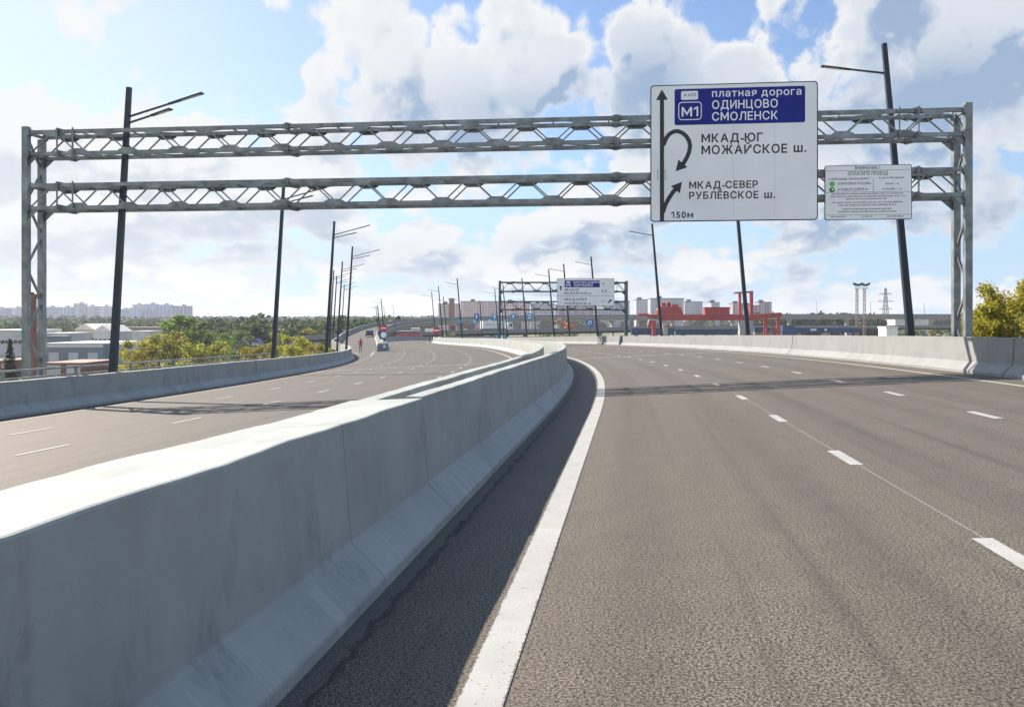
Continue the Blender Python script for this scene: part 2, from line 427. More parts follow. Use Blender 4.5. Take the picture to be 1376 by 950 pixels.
for p in prel:
    # right edge: on the carriageway edge a little below it
    s=p[2]; best=min(range(0,1600),key=lambda k:(frame(k*.1)[1]-p[2]-0)**2) if False else None
    xr=pt(p[2]+ .5, W_L+.35)[0]; q=(p[2])
    r=[]
    for k in range(5):
        X=p[1]+(max(xr,p[1]+.05)-p[1])*k/4; r.append((X,p[2],zr(X,p[2])-.006))
    rings.append(r); uv.append((p[0],[2+k for k in range(5)]))
for i,p in enumerate(ramp):
    if i==0: continue
    a,b=rl[i],rr[i]
    rings.append([(a[1]+(b[1]-a[1])*k/4,a[2]+(b[2]-a[2])*k/4,p[5]-.006) for k in range(5)]); uv.append((60+p[0],[2+k*1.6 for k in range(5)]))
mb.sweep(rings,uv,closed=False)
tag(mb.build('ramp_road',M['asphalt_l'],fix=False,smooth=True),'pale asphalt slip ramp climbing to the flyover','road',kind='structure')

# ------------------------------------------------------------------ markings
def strip(mb,s0,s1,u,w,dz=.006,zf=zr,taper=False):
    rings=[]
    for s in srange(s0,s1):
        rings.append([(*pt(s,u-w/2),zf(*pt(s,u-w/2))+dz),(*pt(s,u+w/2),zf(*pt(s,u+w/2))+dz)])
    mb.sweep(rings,[(s,[-1,1]) for s in srange(s0,s1)],closed=False)
def pstrip(mb,path,off,w,dz):
    rings=[]
    for p in path:
        rings.append([(p[1]+(off-w/2)*p[3],p[2]+(off-w/2)*p[4],p[5]+dz),(p[1]+(off+w/2)*p[3],p[2]+(off+w/2)*p[4],p[5]+dz)])
    mb.sweep(rings,[(p[0],[-1,1]) for p in path],closed=False)
mb=MB(); mb.m=0
strip(mb,-13,300,1.0,.235)
for u,ph in ((4.42,1.2),(7.75,.75)):
    s=ph
    while s<230:
        strip(mb,s,s+1.15,u,.16); s+=4.55
    if u<5: 
        mb.m=2
        s=ph+1.15
        while s<26:
            w=.009
            strip(mb,s+.02,s+3.38,u+.02,w,.004); s+=4.55
        mb.m=0
mb.m=1; strip(mb,-13,300,10.85,.16)
mb.build('lane_markings',[M['paint'],M['paint_y'],M['paint']],road_r,fix=False)
mb=MB(); mb.m=1
strip(mb,-13,300,-2.95,.18)
rings=[]
strip(mb,-13,54,-15.75,.18)
for p0 in (prel,): pstrip(mb,[q for q in p0 if q[2]>58],.85,.16,.008)
mb.m=0
for u,ph in ((-6.15,.4),(-9.35,3.1),(-12.55,1.6)):
    s=ph
    while s<(104 if u<-12 else 230):
        strip(mb,s,s+1.45,u,.13,.008); s+=5.1
# gore lines at the nose
pn=[Vector((*pt(88,-16.2),0))]
for k in range(9):      # short dashes that lead into the nose
    s=62+k*3.6; u=-16.6+.05*k
    if s<92: strip(mb,s,s+1.2,u+.1,.16,.008)
strip(mb,92,106,-16.35,.2,.008)
mb.build('lane_markings',[M['paint'],M['paint_y']],road_l,fix=False)
for o,us in ((road_r,(.3,W_R-.2)),(road_l,(-16.4,-2.1))):   # bridge expansion joint across each carriageway
    mb=MB(); 
    for sj in (53.0,):
        n=12
        a=[(*pt(sj,us[0]+(us[1]-us[0])*k/n),) for k in range(n+1)]
        t=frame(sj)[2]; f=(math.sin(t)*.22,math.cos(t)*.22)
        mb.sweep([[(q[0],q[1],zr(*q)+.012),(q[0]+f[0],q[1]+f[1],zr(q[0]+f[0],q[1]+f[1])+.012)] for q in a],closed=False)
    mb.build('expansion_joint',M['joint'],o,fix=False)

# ------------------------------------------------------------------ concrete barriers
H=1.07
# profile of one face: (distance behind the toe, height); top is added by the caller
FACE=[(0,-.08),(0,.085),(.25,.335),(.305,H)]
def prof_uv(P):
    d=[0]
    for a,b in zip(P,P[1:]): d.append(d[-1]+math.hypot(a[0]-b[0],a[1]-b[1]))
    return d
def barrier_mb(path, zf, thick=.24, dirn=-1, rough=True, backbase=True, H=H, tint=0):
    """single wall; the face looks to +dirn*-1 ... path runs along the toe, body lies dirn * right from it"""
    mb=MB(); rings=[]; uvs=[]; P=[(a,b if b<.9 else H) for a,b in FACE]
    Q=P+[(P[-1][0]+thick,H),(P[-1][0]+thick,-.08)]
    L=prof_uv(Q+[Q[0]])
    rn=random.Random(int(path[0][0]*10)+int(thick*100))
    w=0; wl=0
    for p in path:
        s,x,y,rx,ry=p[:5]; z=zf(p)
        w=w*.86+rn.uniform(-.004,.004); wl=wl*.9+rn.uniform(-.004,.004)
        r=[]
        for i,(u,h) in enumerate(Q):
            uu=u*dirn; hh=h; 
            fe=min(1,max(0,(s-path[0][0])/1.2))
            if rough and h>.9: hh+=w*fe; uu+=wl*fe*(1 if i==len(P)-1 else .6)
            r.append((x+uu*rx,y+uu*ry,z+hh))
        rings.append(r); uvs.append((s,L))
    mb.sweep(rings,uvs,closed=True); return mb
def zpath(p): return zr(p[1],p[2])
# --- median: capped solid section near the camera, then two walls with a gap between
HM=1.18
def MW(s): return lerp_tab([(-20,1.36),(8,1.37),(20,1.62),(34,1.85),(400,1.85)],s)      # toe to toe
med=thing('concrete_median',(*pt(0,-.95),zr(*pt(0,-.95))),'long grey concrete median, broad capped top splitting into two walls','median barrier')
def capped():
    mb=MB(); rings=[]; uvs=[]; rn=random.Random(3); w=[0,0]; wl=[0,0]
    W=1.36
    Q=[(0,-.08),(0,.085),(.25,.335),(.305,HM),(.50,HM+.001),(.68,HM-.001),(.86,HM+.001),(W-.305,HM),(W-.25,.335),(W,.085),(W,-.08)]
    L=prof_uv(Q)+[0]
    for p in opath(0,-13,7.9):
        s,x,y,rx,ry=p
        for k in (0,1):
            w[k]=w[k]*.86+rn.uniform(-.006,.006); wl[k]=wl[k]*.86+rn.uniform(-.011,.011)
        r=[]
        for i,(u,h) in enumerate(Q):
            k=0 if i<5 else 1; hh=h; uu=-u
            fe=min(1,max(0,(7.9-s)/1.2))
            if h>.9: hh+=w[k]*fe
            if i in (3,7): uu+=wl[k]*fe
            xx=x+uu*rx; yy=y+uu*ry
            r.append((xx,yy,zr(x-.95*rx,y-.95*ry)*.0+zr(xx,yy)+hh))
        rings.append(r); uvs.append((s,L))
    mb.sweep(rings,uvs,closed=True); return mb
capped().build('capped_section',M['conc'],med,bevel=.018)
barrier_mb(opath(0,7.9,330),lambda p:zr(p[1],p[2]),.175,-1,H=HM).build('wall',M['conc'],med,bevel=.012)
barrier_mb(opath(lambda s:-MW(s),7.9,330),lambda p:zr(p[1],p[2]),.185,1,H=HM).build('wall',M['conc'],med,bevel=.012)
mb=MB()                                       # floor of the gap
mb.sweep([[(*pt(s,-.4),zr(*pt(s,-.4))+.12),(*pt(s,.4-MW(s)),zr(*pt(s,.4-MW(s)))+.12)] for s in srange(7.8,330)],
         [(s,[0,1]) for s in srange(7.8,330)],closed=False)
mb.build('gap_floor',M['conc2'],med,fix=False)
# --- outer wall of the right carriageway, in segments
def seg(path, zf, dirn, label, m, group, thick=.26, name='concrete_barrier', HH=H):
    p=path[len(path)//2]
    o=barrier_mb(path,zf,thick,dirn,H=HH).build(name,m,None,bevel=.012)
    # origin at the base
    v=Vector((p[1],p[2],zf(p))); o.data.transform(Matrix.Translation(-v)); o.location=v
    return tag(o,label,'barrier',group)
GB='concrete barrier segments along the carriageways'
SJ=23.1
seg(opath(W_R,-13,SJ-.03),zpath,1,'concrete barrier segment shaded by the big road sign, below the gold-leaved tree',M['conc2'],GB)
seg(opath(W_R,SJ+.03,43.5),zpath,1,'sunlit concrete barrier segment next to the foot of the gantry, behind the dashes',M['conc2'],GB)
seg(opath(W_R,43.56,90),zpath,1,'long sunlit concrete barrier segment in front of the red launching crane',M['conc2'],GB)
def jog(s): return W_R+.62 if s<118 else W_R+.62
seg(opath(jog,90.1,200),zpath,1,'farthest sunlit concrete barrier, set back behind the small gantry',M['conc2'],GB)
mb=MB(); a=pt(90,W_R); t=frame(90)[2]; v=Vector((a[0],a[1],zr(*a)))
rxv=Vector((math.cos(t),-math.sin(t),0)); fv=Vector((math.sin(t),math.cos(t),0))
mb.prism([(-.12,-.05),(1.05,-.05),(1.0,.95),(.0,.95)],-fv*.35,rxv,(0,0,1),fv,.30)
mb.prism([(.0,.95),(1.0,.95),(.95,1.12),(.05,1.12)],-fv*.33,rxv,(0,0,1),fv,.26)
o=mb.build('barrier_end_block',M['greyclad']); o.location=v
tag(o,'blue-grey end block closing the step in the sunlit concrete barrier','end block')
# --- outer barrier of the left carriageway
LB=W_L
seg(opath(LB,-13,43.2),zpath,-1,'shaded concrete barrier segment in front of the warehouse and gantry leg',M['conc'],GB)
seg(opath(LB,43.26,52),zpath,-1,'short shaded concrete barrier segment between two dark joints beside the trees',M['conc'],GB)
seg([(p[0],p[1],p[2],p[3],p[4],p[5]) for p in prel],lambda p:zr(p[1],p[2]),-1,'shaded concrete barrier that bends away into the slip ramp',M['conc'],GB)
seg([q for q in rl if q[0]<300],lambda p:p[5],-1,'curving sunlit barrier on the outer edge of the slip ramp',M['conc2'],GB)
seg([q for q in rr if q[0]<300],lambda p:p[5],1,'curving sunlit barrier on the inner edge of the slip ramp, behind the crash cushion',M['conc2'],GB)
LB2=lambda s: lerp_tab([(108,-15.3),(125,-14.1),(150,-12.9),(400,-12.9)],s)
seg(opath(LB2,109,330),zpath,-1,'grey barrier along the far bend of the carriageway behind the nose',M['conc'],GB)
# --- flyover: deck girder, parapets, piers
fly=thing('flyover_bridge',(0,410,-12),'long pale grey flyover on piers crossing behind the gantries','bridge')
mb=MB(); rings=[]
for q in ramp:
    if q[0]<118: continue
    rings.append([(q[1]+u*q[3],q[2]+u*q[4],q[5]+h) for u,h in ((-4.1,-.05),(4.1,-.05),(4.1,-.45),(2.6,-.75),(2.4,-1.9),(-2.4,-1.9),(-2.6,-.75),(-4.1,-.45))])
mb.sweep(rings,closed=True); mb.build('deck_girder',M['deck'],fly)
for nm,sd,dr in (('parapet',rl,-1),('parapet',rr,1)):
    mb=MB(); rings=[]; uvs=[]
    for q in sd:
        if q[0]<300: continue
        rings.append([(q[1]+u*dr*q[3],q[2]+u*dr*q[4],q[5]+h) for u,h in ((0,0),(.1,1.2),(.45,1.2),(.75,-.6),(.55,-.6))]); uvs.append((q[0],[0,1.2,1.5,3.2,3.4,3.6]))
    mb.sweep(rings,uvs,closed=True); mb.build(nm,M['conc2'],fly)
k=0
for i,q in enumerate(ramp):
    if q[0]<150+k*38: continue
    k+=1; mb=MB(); c=Vector((q[1],q[2],0)); z1=q[5]-1.9
    mb.obox((q[1],q[2],(z1-12)/2),(q[3],q[4],0),(-q[4],q[3],0),(0,0,1),1.1,.7,(z1+12)/2)
    mb.obox((q[1],q[2],z1-.5),(q[3],q[4],0),(-q[4],q[3],0),(0,0,1),2.2,.8,.5-.003)
    mb.build('pier',M['deck'],fly)
# viaduct body under the carriageways
vd=thing('viaduct_deck',(*pt(40,-2.5),-4.0),'concrete viaduct deck carrying both carriageways','bridge')
mb=MB(); rings=[]
for s in srange(-13,330):
    rings.append([(*pt(s,u),zr(*pt(s,u))+h) for u,h in ((W_L-1.9,-.10),(W_R+1.9,-.10),(W_R+1.9,-.5),(W_R-2,-1.9),(W_L+2,-1.9),(W_L-1.9,-.5))])
mb.sweep(rings,closed=True); mb.build('deck',M['deck'],vd)
for s in range(10,310,42):
    for u in (-12,-3,6):
        mb=MB(); p=pt(s,u); mb.tube((p[0],p[1],-12.3),(p[0],p[1],zr(*p)-1.7),.8,n=14)
        mb.build('pier',M['deck'],vd)
# ---- link road carrying the lorry and the excavator behind the mainline
LK=[(-70,262,-4.4),(-25,285,-3.0),(12,303,-2.45),(45,326,-2.1),(80,356,-1.9),(150,392,-1.8),(260,415,-2.0),(420,425,-2.6)]
link=kpath(LK,4)
lk=thing('link_bridge',(12,303,-12),'low grey link bridge under the flyover carrying the lorry','bridge')
mb=MB(); rings=[[(q[1]+u*q[3],q[2]+u*q[4],q[5]+h) for u,h in ((-4.2,0),(4.2,0),(4.2,-.5),(3,-1.3),(-3,-1.3),(-4.2,-.5))] for q in link]
mb.sweep(rings,closed=True); mb.build('deck_girder',M['asphalt_l'],lk)
for dr in (-1,1):
    mb=MB(); mb.sweep([[(q[1]+u*dr*q[3],q[2]+u*dr*q[4],q[5]+h) for u,h in ((3.7,.003),(3.8,.85),(4.1,.85),(4.35,-.4),(4.22,-.4))] for q in link],[(q[0],[0,1,1.3,2.5,2.6,2.8]) for q in link],closed=True)
    mb.build('parapet',M['conc2'],lk)
k=0
for q in link:
    if q[0]<10+k*36: continue
    k+=1; mb=MB(); mb.tube((q[1],q[2],-12.3),(q[1],q[2],q[5]-1.303),.9,n=12); mb.build('pier',M['deck'],lk)
def on_link(x): return min(link,key=lambda q:abs(q[1]-x))
# ------------------------------------------------------------------ gantries
def gantry(A, B, zA, zB, levels, depth, m, label, panel, post_w, n_flange, name='sign_gantry'):
    """A, B: plan position of the two front posts; levels: [(bottom, top) of each beam]"""
    A=Vector((*A,0)); B=Vector((*B,0)); g=(B-A).normalized(); Lg=(B-A).length; n=Vector((-g.y,g.x,0))   # n points away from the camera
    if n.y<0: n=-n
    root=thing(name,((A.x+B.x)/2,(A.y+B.y)/2,min(zA,zB)),label,'sign gantry')
    up=Vector((0,0,1)); ztop=levels[0][1]+.22
    cw=post_w*.56
    for e,(P,zb) in enumerate(((A,zA),(B,zB))):
        sgn=1 if e==0 else -1
        for f in (0,1):
            p=P+n*depth*f
            mb=MB(); mb.obox(p+up*((ztop+zb)/2-(.15 if f else 0)),g,n,up,post_w/2,post_w/2*.92,(ztop-zb)/2-(.15 if f else 0))
            post=mb.build('post',m,root,bevel=.012)
            q=MB(); q.obox(p+up*(zb+.04),g,n,up,post_w*1.1,post_w*1.1,.04)
            for a in (-1,1):
                for b in (-1,1): q.tube(p+g*a*post_w*.85+n*b*post_w*.85+up*(zb+.07),p+g*a*post_w*.85+n*b*post_w*.85+up*(zb+.2),.02,n=6)
            q.build('base_plate',m,post)
        mb=MB(); z=zb+.5; k=0; step=depth*1.45
        while z<ztop-.3:
            a=P+n*(depth*(k%2))+up*z; b=P+n*(depth*((k+1)%2))+up*min(z+step,ztop-.2)
            mb.bar(a,b,post_w*.30,post_w*.30,up=g); z+=step; k+=1
        for zz in [l for lv in levels for l in lv]: mb.bar(P+up*zz,P+n*depth+up*zz,post_w*.4,up=g)
        mb.build('lacing',m,root)
        q=MB(); q.obox(P+n*depth/2+up*(zb-1.2),g,n,up,.55,depth/2+.5,1.2-.003); q.build('footing',M['deck'],root)
    for (zb_,zt_) in levels:
        beam=None
        h=zt_-zb_
        x0=post_w/2; x1=Lg-post_w/2
        mb=MB()
        for f in (0,1):
            for zz in (zb_,zt_):
                mb.obox(A+g*(x0+x1)/2+n*depth*f+up*zz,g,n,up,(x1-x0)/2-(.002 if f else 0),cw/2,cw/2)
        beam_mb=mb
        np_=int((x1-x0)/panel); pw=(x1-x0)/np_
        gm=mb; dw=cw*.34
        for f in (0,1):
            o=A+n*depth*f
            for k in range(np_):
                xa=x0+k*pw
                ph=.0 if f==0 else .0
                b0=o+g*(xa+pw*.04)+up*(zb_+cw*.4); t0=o+g*(xa+pw*.44)+up*(zt_-cw*.4)
                t1=o+g*(xa+pw*.56)+up*(zt_-cw*.4); b1=o+g*(xa+pw*.96)+up*(zb_+cw*.4)
                mb.bar(b0,t0,dw,dw,up=n); mb.bar(t1,b1,dw,dw,up=n)
                s_=-1 if f==0 else 1
                # gusset plates
                gw=pw*.19; gh=cw*1.45
                ctr=o+g*(xa+pw*.5)+n*s_*(cw/2+.008)+up*(zt_-cw*.45)
                gm.prism([(-gw,gh*.45),(gw,gh*.45),(gw,-gh*.15),(gw*.55,-gh*.6),(-gw*.55,-gh*.6),(-gw,-gh*.15)],ctr,g,up,n,.016)
                if k:
                    ctr=o+g*xa+n*s_*(cw/2+.008)+up*(zb_+cw*.45)
                    gm.prism([(-gw,-gh*.45),(gw,-gh*.45),(gw,gh*.15),(gw*.55,gh*.6),(-gw*.55,gh*.6),(-gw,gh*.15)],ctr,g,up,n,.016)
        for k in range(np_):
            xa=x0+k*pw
            for zz in (zb_,zt_):
                fl=k%2
                mb.bar(A+g*(xa+.1)+n*(depth*fl+(.09 if fl==0 else -.09))+up*zz,A+g*(xa+pw-.1)+n*(depth*(1-fl)+(-.09 if fl==0 else .09))+up*zz,dw*1.1,dw*.8)
                mb.bar(A+g*xa+n*.09+up*zz,A+g*xa+n*(depth-.09)+up*zz,dw,dw)
        beam=mb.build('truss_beam',m,root)
        for fx in n_flange:
            for f in (0,1):
                for zz in (zb_,zt_):
                    mb=MB()
                    c=A+g*(x0+(x1-x0)*fx)+n*depth*f+up*zz
                    for e in (-1,1): mb.obox(c+g*e*.035,g,n,up,.022,cw*.86,cw*.86)
                    for k in range(8):
                        t=2*math.pi*k/8; r=cw*.72
                        q=c+n*r*math.cos(t)+up*r*math.sin(t); mb.tube(q-g*.11,q+g*.11,.018,n=6)
                    for e in (-1,1):
                        for s2 in (-1,1):
                            mb.prism([(0,0),(.24,0),(0,cw*.34)],c+g*e*.058+up*s2*cw*.5,g*e,up*s2,n,.014)
                    mb.build('flange_joint',m,beam)
            if fx<.1 or fx>.9:
                c=A+g*(x0+(x1-x0)*fx)
                e=1 if fx<.5 else -1
                for q in (-.0,.62*e):
                    mb=MB(); mb.bar(c+g*q+n*-.13+up*(zb_-cw*.2),c+g*q+n*-.13+up*(zt_+cw*.9),.045,.045); mb.build('hanger_rod',m,beam)
        for P,e in ((A,1),(B,-1)):
            for f in (0,1):
                for zz in (zt_,zb_):
                    mb=MB()
                    c=P+n*depth*f+g*e*(post_w/2)+up*zz
                    mb.obox(c+g*e*.03,g,n,up,.03,cw*.9,cw*.95)
                    if zz==zt_: mb.build('end_bracket',m,beam)
                c=P+n*depth*f+g*e*(post_w/2)+up*(zb_-cw/2)
                mb.prism([(0,0),(.38,0),(0,-.34)],c-n*.012,g*e,up,n,.024)
                mb.build('end_bracket',m,beam)
    return root,A,g,n,Lg
GA=(-18.3,30.0); GBp=(15.28,26.7)
levels=[(7.98,8.80),(5.95,6.80)]
G1,A1,g1,n1,L1=gantry(GA,GBp,-1.75,-.1,levels,.86,M['galv'],'wide galvanised steel lattice gantry spanning both carriageways','panel' and 1.93,.235,(.036,.30,.655,.955))
# a slightly different small gantry further on
fx=frame(106); c0=pt(106,-.95); 
GA2=(-1.62,106.0); GB2=(15.35,106.6)
G2,A2,g2,n2,L2=gantry(GA2,GB2,-2.6,-2.1,[(5.55,6.75),(3.1,4.2)],.9,M['galv_d'],'small dark grey lattice gantry spanning only the right carriageway in the distance',2.3,.30,(.10,.5,.93))

# ------------------------------------------------------------------ signs
def rrect(w,h,r,n=5,x=0,y=0):
    P=[]
    for cx,cy,a in ((w-r,h-r,0),(r,h-r,90),(r,r,180),(w-r,r,270)):
        for k in range(n+1):
            t=R(a+90*k/n); P.append((x+cx+r*math.cos(t),y+cy+r*math.sin(t)))
    return P
GLY={}
def glyph(ch,bold):
    """outline of one character, every outer contour filled by itself (overlapping contours would cancel)"""
    key=(ch,bold)
    if key in GLY: return GLY[key]
    if ch in 'Мм':
        h=.73 if ch=='М' else .55; w=.74 if ch=='М' else .62; t=.105+bold*2
        P=[(0,0),(0,h),(t,h),(w/2,.40*h),(w-t,h),(w,h),(w,0),(w-t,0),(w-t,.66*h),(w/2,.10*h),(t,.66*h),(t,0)]
        GLY[key]=([(a,b,0) for a,b in P],[tuple(range(len(P)))[::-1]],w); return GLY[key]
    cu=bpy.data.curves.new('t','FONT'); cu.body=ch; cu.size=1; ob=bpy.data.objects.new('t',cu); COL.objects.link(ob)
    dg=bpy.context.evaluated_depsgraph_get(); ev=ob.evaluated_get(dg); cc=ev.to_curve(dg); S=[]
    for sp_ in cc.splines:
        p=[(tuple(b.co),tuple(b.handle_left),tuple(b.handle_right)) for b in sp_.bezier_points]
        A=sum(p[i-1][0][0]*p[i][0][1]-p[i][0][0]*p[i-1][0][1] for i in range(len(p)))/2
        xs=[q[0][0] for q in p]; ys=[q[0][1] for q in p]; S.append((A,p,(min(xs),max(xs),min(ys),max(ys))))
    ev.to_curve_clear(); bpy.data.objects.remove(ob); bpy.data.curves.remove(cu)
    if max(S,key=lambda q:abs(q[0]))[0]>0: S=[(-A,p,bb) for A,p,bb in S]
    outs=[q for q in S if q[0]<0] or S; holes=[q for q in S if q[0]>0 and q not in outs]
    V=[];Fs=[]
    for n_,o_ in enumerate(outs):
        grp=[o_]+[h for h in holes if o_[2][0]<=h[2][0] and h[2][1]<=o_[2][1] and o_[2][2]<=h[2][2] and h[2][3]<=o_[2][3]]
        c2=bpy.data.curves.new('t','CURVE'); c2.dimensions='2D'; c2.fill_mode='BOTH'; c2.offset=bold; c2.resolution_u=3
        for A,p,_ in grp:
            s2=c2.splines.new('BEZIER'); s2.bezier_points.add(len(p)-1); s2.use_cyclic_u=True
            for b,(co,hl,hr) in zip(s2.bezier_points,p): b.handle_left_type=b.handle_right_type='FREE'; b.co=co; b.handle_left=hl; b.handle_right=hr
        ob=bpy.data.objects.new('t',c2); COL.objects.link(ob); dg=bpy.context.evaluated_depsgraph_get()
        me=bpy.data.meshes.new_from_object(ob.evaluated_get(dg)); b=len(V)
        V+=[(v.co.x,v.co.y,.0004*n_) for v in me.vertices]; Fs+=[tuple(b+i for i in f.vertices) for f in me.polygons]
        bpy.data.objects.remove(ob); bpy.data.curves.remove(c2); bpy.data.meshes.remove(me)
    mn=min(v[0] for v in V); V=[(x-mn,y,z) for x,y,z in V]
    GLY[key]=(V,Fs,max(v[0] for v in V)); return GLY[key]
class Board:
    """flat sign: local x right, y up, z towards the viewer; everything is put on it in metres from the lower left corner"""
    def __init__(s, name, o, ax, az, w, h, label, cat, r=.12, back=M['signback'], border=M['signblack'], face=M['signwhite'], bw=.035, thick=.05):
        s.o=Vector(o); s.ax=Vector(ax).normalized(); s.ay=Vector((0,0,1)); s.az=Vector(az).normalized(); s.w=w; s.h=h
        s.root=thing(name,tuple(s.o+s.ax*w/2),label,cat)
        mb=MB(); mb.prism(rrect(w,h,r),s.o,s.ax,s.ay,s.az,thick); mb.build('panel',[border],s.root)
        m2=MB(); m2.prism(rrect(w-2*bw,h-2*bw,r*.8,x=bw,y=bw),s.o+s.az*thick,s.ax,s.ay,s.az,.004)
        s.face=m2.build('face',[face],s.root); s.z=thick+.004
        mb=MB()
        for k in range(4):
            yy=h*(.12+.253*k); mb.obox(s.o+s.ax*w/2+s.ay*yy-s.az*.04,s.ax,s.ay,s.az,w*.48,.03,.038)
        for k in (.2,.5,.8):
            mb.obox(s.o+s.ax*w*k+s.ay*h*.5-s.az*.1,s.ax,s.ay,s.az,.05,h*.47,.02)
        mb.build('back_frame',back,s.root)
    def poly(s, name, polys, m, lay=1, parent=None):
        mb=MB()
        for P in polys: mb.prism(P,s.o+s.az*(s.z+.003*(lay-1)),s.ax,s.ay,s.az,.003)
        return mb.build(name,m,parent or s.root)
    def text(s, name, items, m, lay=1, bold=.012, parent=None):
        """items: (string, x0, x1, baseline, cap height)"""
        z=s.z+.003*lay
        for (txt,x0,x1,yb,ch) in items:
            V=MB(); L_=[]; x=0
            for q in txt:
                if q==' ': x+=.30; continue
                vs_,fs_,w_=glyph(q,bold); L_.append((x,vs_,fs_)); x+=w_+(.06 if q in '.,-' else .135)
            kx=(x1-x0)/max(.1,x-.135); ky=ch/.73
            for gx,vs_,fs_ in L_:
                b=len(V.v)
                for vx,vy,vz in vs_: V.v.append(tuple(s.o+s.ax*(x0+(gx+vx)*kx)+s.ay*(yb+vy*ky)+s.az*(z+vz)))
                for f in fs_: V.face([b+i_ for i_ in f])
            V.build(name,m,parent or s.root,fix=False)
def ribbon(P,w):
    L=[];Q=[]
    for i,p in enumerate(P):
        a=Vector(P[max(0,i-1)]); b=Vector(P[min(len(P)-1,i+1)]); d=(b-a).normalized(); nn=Vector((-d.y,d.x))
        L.append(tuple(Vector(p)+nn*w/2)); Q.append(tuple(Vector(p)-nn*w/2))
    return [(L[i],L[i+1],Q[i+1],Q[i])[::-1] for i in range(len(P)-1)]
def arc(c,r,a0,a1,n=14): return [(c[0]+r*math.cos(R(a0+(a1-a0)*k/n)),c[1]+r*math.sin(R(a0+(a1-a0)*k/n))) for k in range(n+1)]
def head(tip,ang,l,w):
    d=Vector((math.cos(R(ang)),math.sin(R(ang)))); nn=Vector((-d.y,d.x)); t=Vector(tip)
    return [tuple(t),tuple(t-d*l+nn*w/2),tuple(t-d*l-nn*w/2)]
front=-n1
def on_g(x,A,g): return (x-A.x)/g.x
sx0=4.80; SW,SH=5.60,4.70
k=on_g(sx0,A1,g1); o=A1+g1*k+front*.20+Vector((0,0,5.13))
S=Board('road_sign',o,g1,front,SW,SH,'large white direction sign with blue toll road panel hung on the wide gantry','road sign')
U=5.60/1023
def X(a): return a*U
def Y(b): return SH-b*(4.70/828)
bp=S.poly('blue_panel',[rrect(X(946)-X(150),Y(27)-Y(245),.07,x=X(150),y=Y(245))],M['signblue'])
S.text('lettering',[('ОДИНЦОВО',X(381),X(781),Y(152),X(52)),('СМОЛЕНСК',X(381),X(781),Y(223),X(52)),('М',X(194),X(258),Y(194),X(60))],M['signtext'],lay=3,bold=.012)
S.text('lettering',[('платная дорога',X(381),X(923),Y(80),X(46))],M['signtext'],lay=3,bold=.012)
def one(x,y,h,w):
    t=h*.17
    return [[(x+w-t,y),(x+w,y),(x+w,y+h),(x+w-t,y+h)],[(x,y+h*.66),(x+w-t,y+h*.82),(x+w-t,y+h),(x+w-t*1.2,y+h),(x,y+h*.82)]]
S.poly('lettering',one(X(268),Y(194),X(60),X(28)),M['signtext'],lay=3)
fr=rrect(X(315)-X(176),Y(108)-Y(213),.11,x=X(176),y=Y(213))
S.poly('number_frame',ribbon(fr+[fr[0],fr[1]],.028),M['signtext'],lay=2)
S.poly('toll_plate',[rrect(X(295)-X(190),Y(40)-Y(93),.05,x=X(190),y=Y(93))],M['signtext'],lay=2)
S.text('toll_plate_marks',[('×',X(206),X(226),Y(78),X(28)),('×',X(232),X(252),Y(78),X(28)),('××',X(256),X(284),Y(82),X(40))],M['signgrey'],lay=3,bold=.0)
S.text('lettering',[('МКАД-ЮГ',X(316),X(690),Y(352),X(52)),('МОЖАЙСКОЕ',X(316),X(838),Y(424),X(54)),('ш.',X(877),X(948),Y(421),X(54)),
   ('МКАД-СЕВЕР',X(240),X(661),Y(630),X(44)),('РУБЛЁВСКОЕ',X(240),X(664),Y(693),X(44)),('ш.',X(700),X(760),Y(693),X(46)),('50м',X(160),X(265),Y(806),X(40))],M['signblack'],lay=2,bold=.02)
S.poly('lettering',one(X(128),Y(806),X(40),X(20)),M['signblack'],lay=2)
stem=X(26)
x_s=X(72)
up_=[(x_s,Y(822)),(x_s,Y(90))]
S.poly('arrow',ribbon(up_,stem),M['signblack'],lay=1)
S.poly('arrow_head',[head((x_s,Y(26)),90,X(66),X(74))],M['signblack'],lay=1)
loop=[(X(80),Y(365)),(X(98),Y(322))]+[(X(a),Y(b)) for a,b in ((118,297),(145,283),(172,281),(198,292),(222,312),(240,340),(246,372),(241,405),(228,438),(212,466),(200,484))]
S.poly('loop_arrow',ribbon(loop,stem),M['signblack'],lay=2)
S.poly('arrow_head',[head((X(157),Y(524)),228,X(66),X(74))],M['signblack'],lay=2)
br=[(X(76),Y(775)),(X(92),Y(728)),(X(112),Y(690)),(X(140),Y(650)),(X(160),Y(628))]
S.poly('branch_arrow',ribbon(br,stem),M['signblack'],lay=2)
S.poly('arrow_head',[head((X(196),Y(588)),50,X(64),X(72))],M['signblack'],lay=2)
def hb(x,y): return [rrect(.016,X(56),.004,x=x-.008,y=y-X(28)),rrect(.06,.012,.003,x=x-.03,y=y-X(28)),rrect(.06,.012,.003,x=x-.03,y=y+X(27))]
S.poly('small_marks',hb(X(46),Y(545))+hb(X(92),Y(545)),M['signgrey'],lay=2)
# thin seams between the sheets of the panel
S.poly('panel_seams',[rrect(.006,SH-.3,.002,x=SW*f,y=.15) for f in (.5,.745)],M['signback'],lay=1)
# hangers that hold the sign on the chords
mb=MB()
for xx in (.9,2.8,4.8):
    for zz in (5.95,6.80,7.98,8.80):
        c=o+g1*xx; c.z=zz; mb.obox(c-front*.05,g1,front,(0,0,1),.05,.055,.10)
mb.build('hangers',M['galv'],S.root)
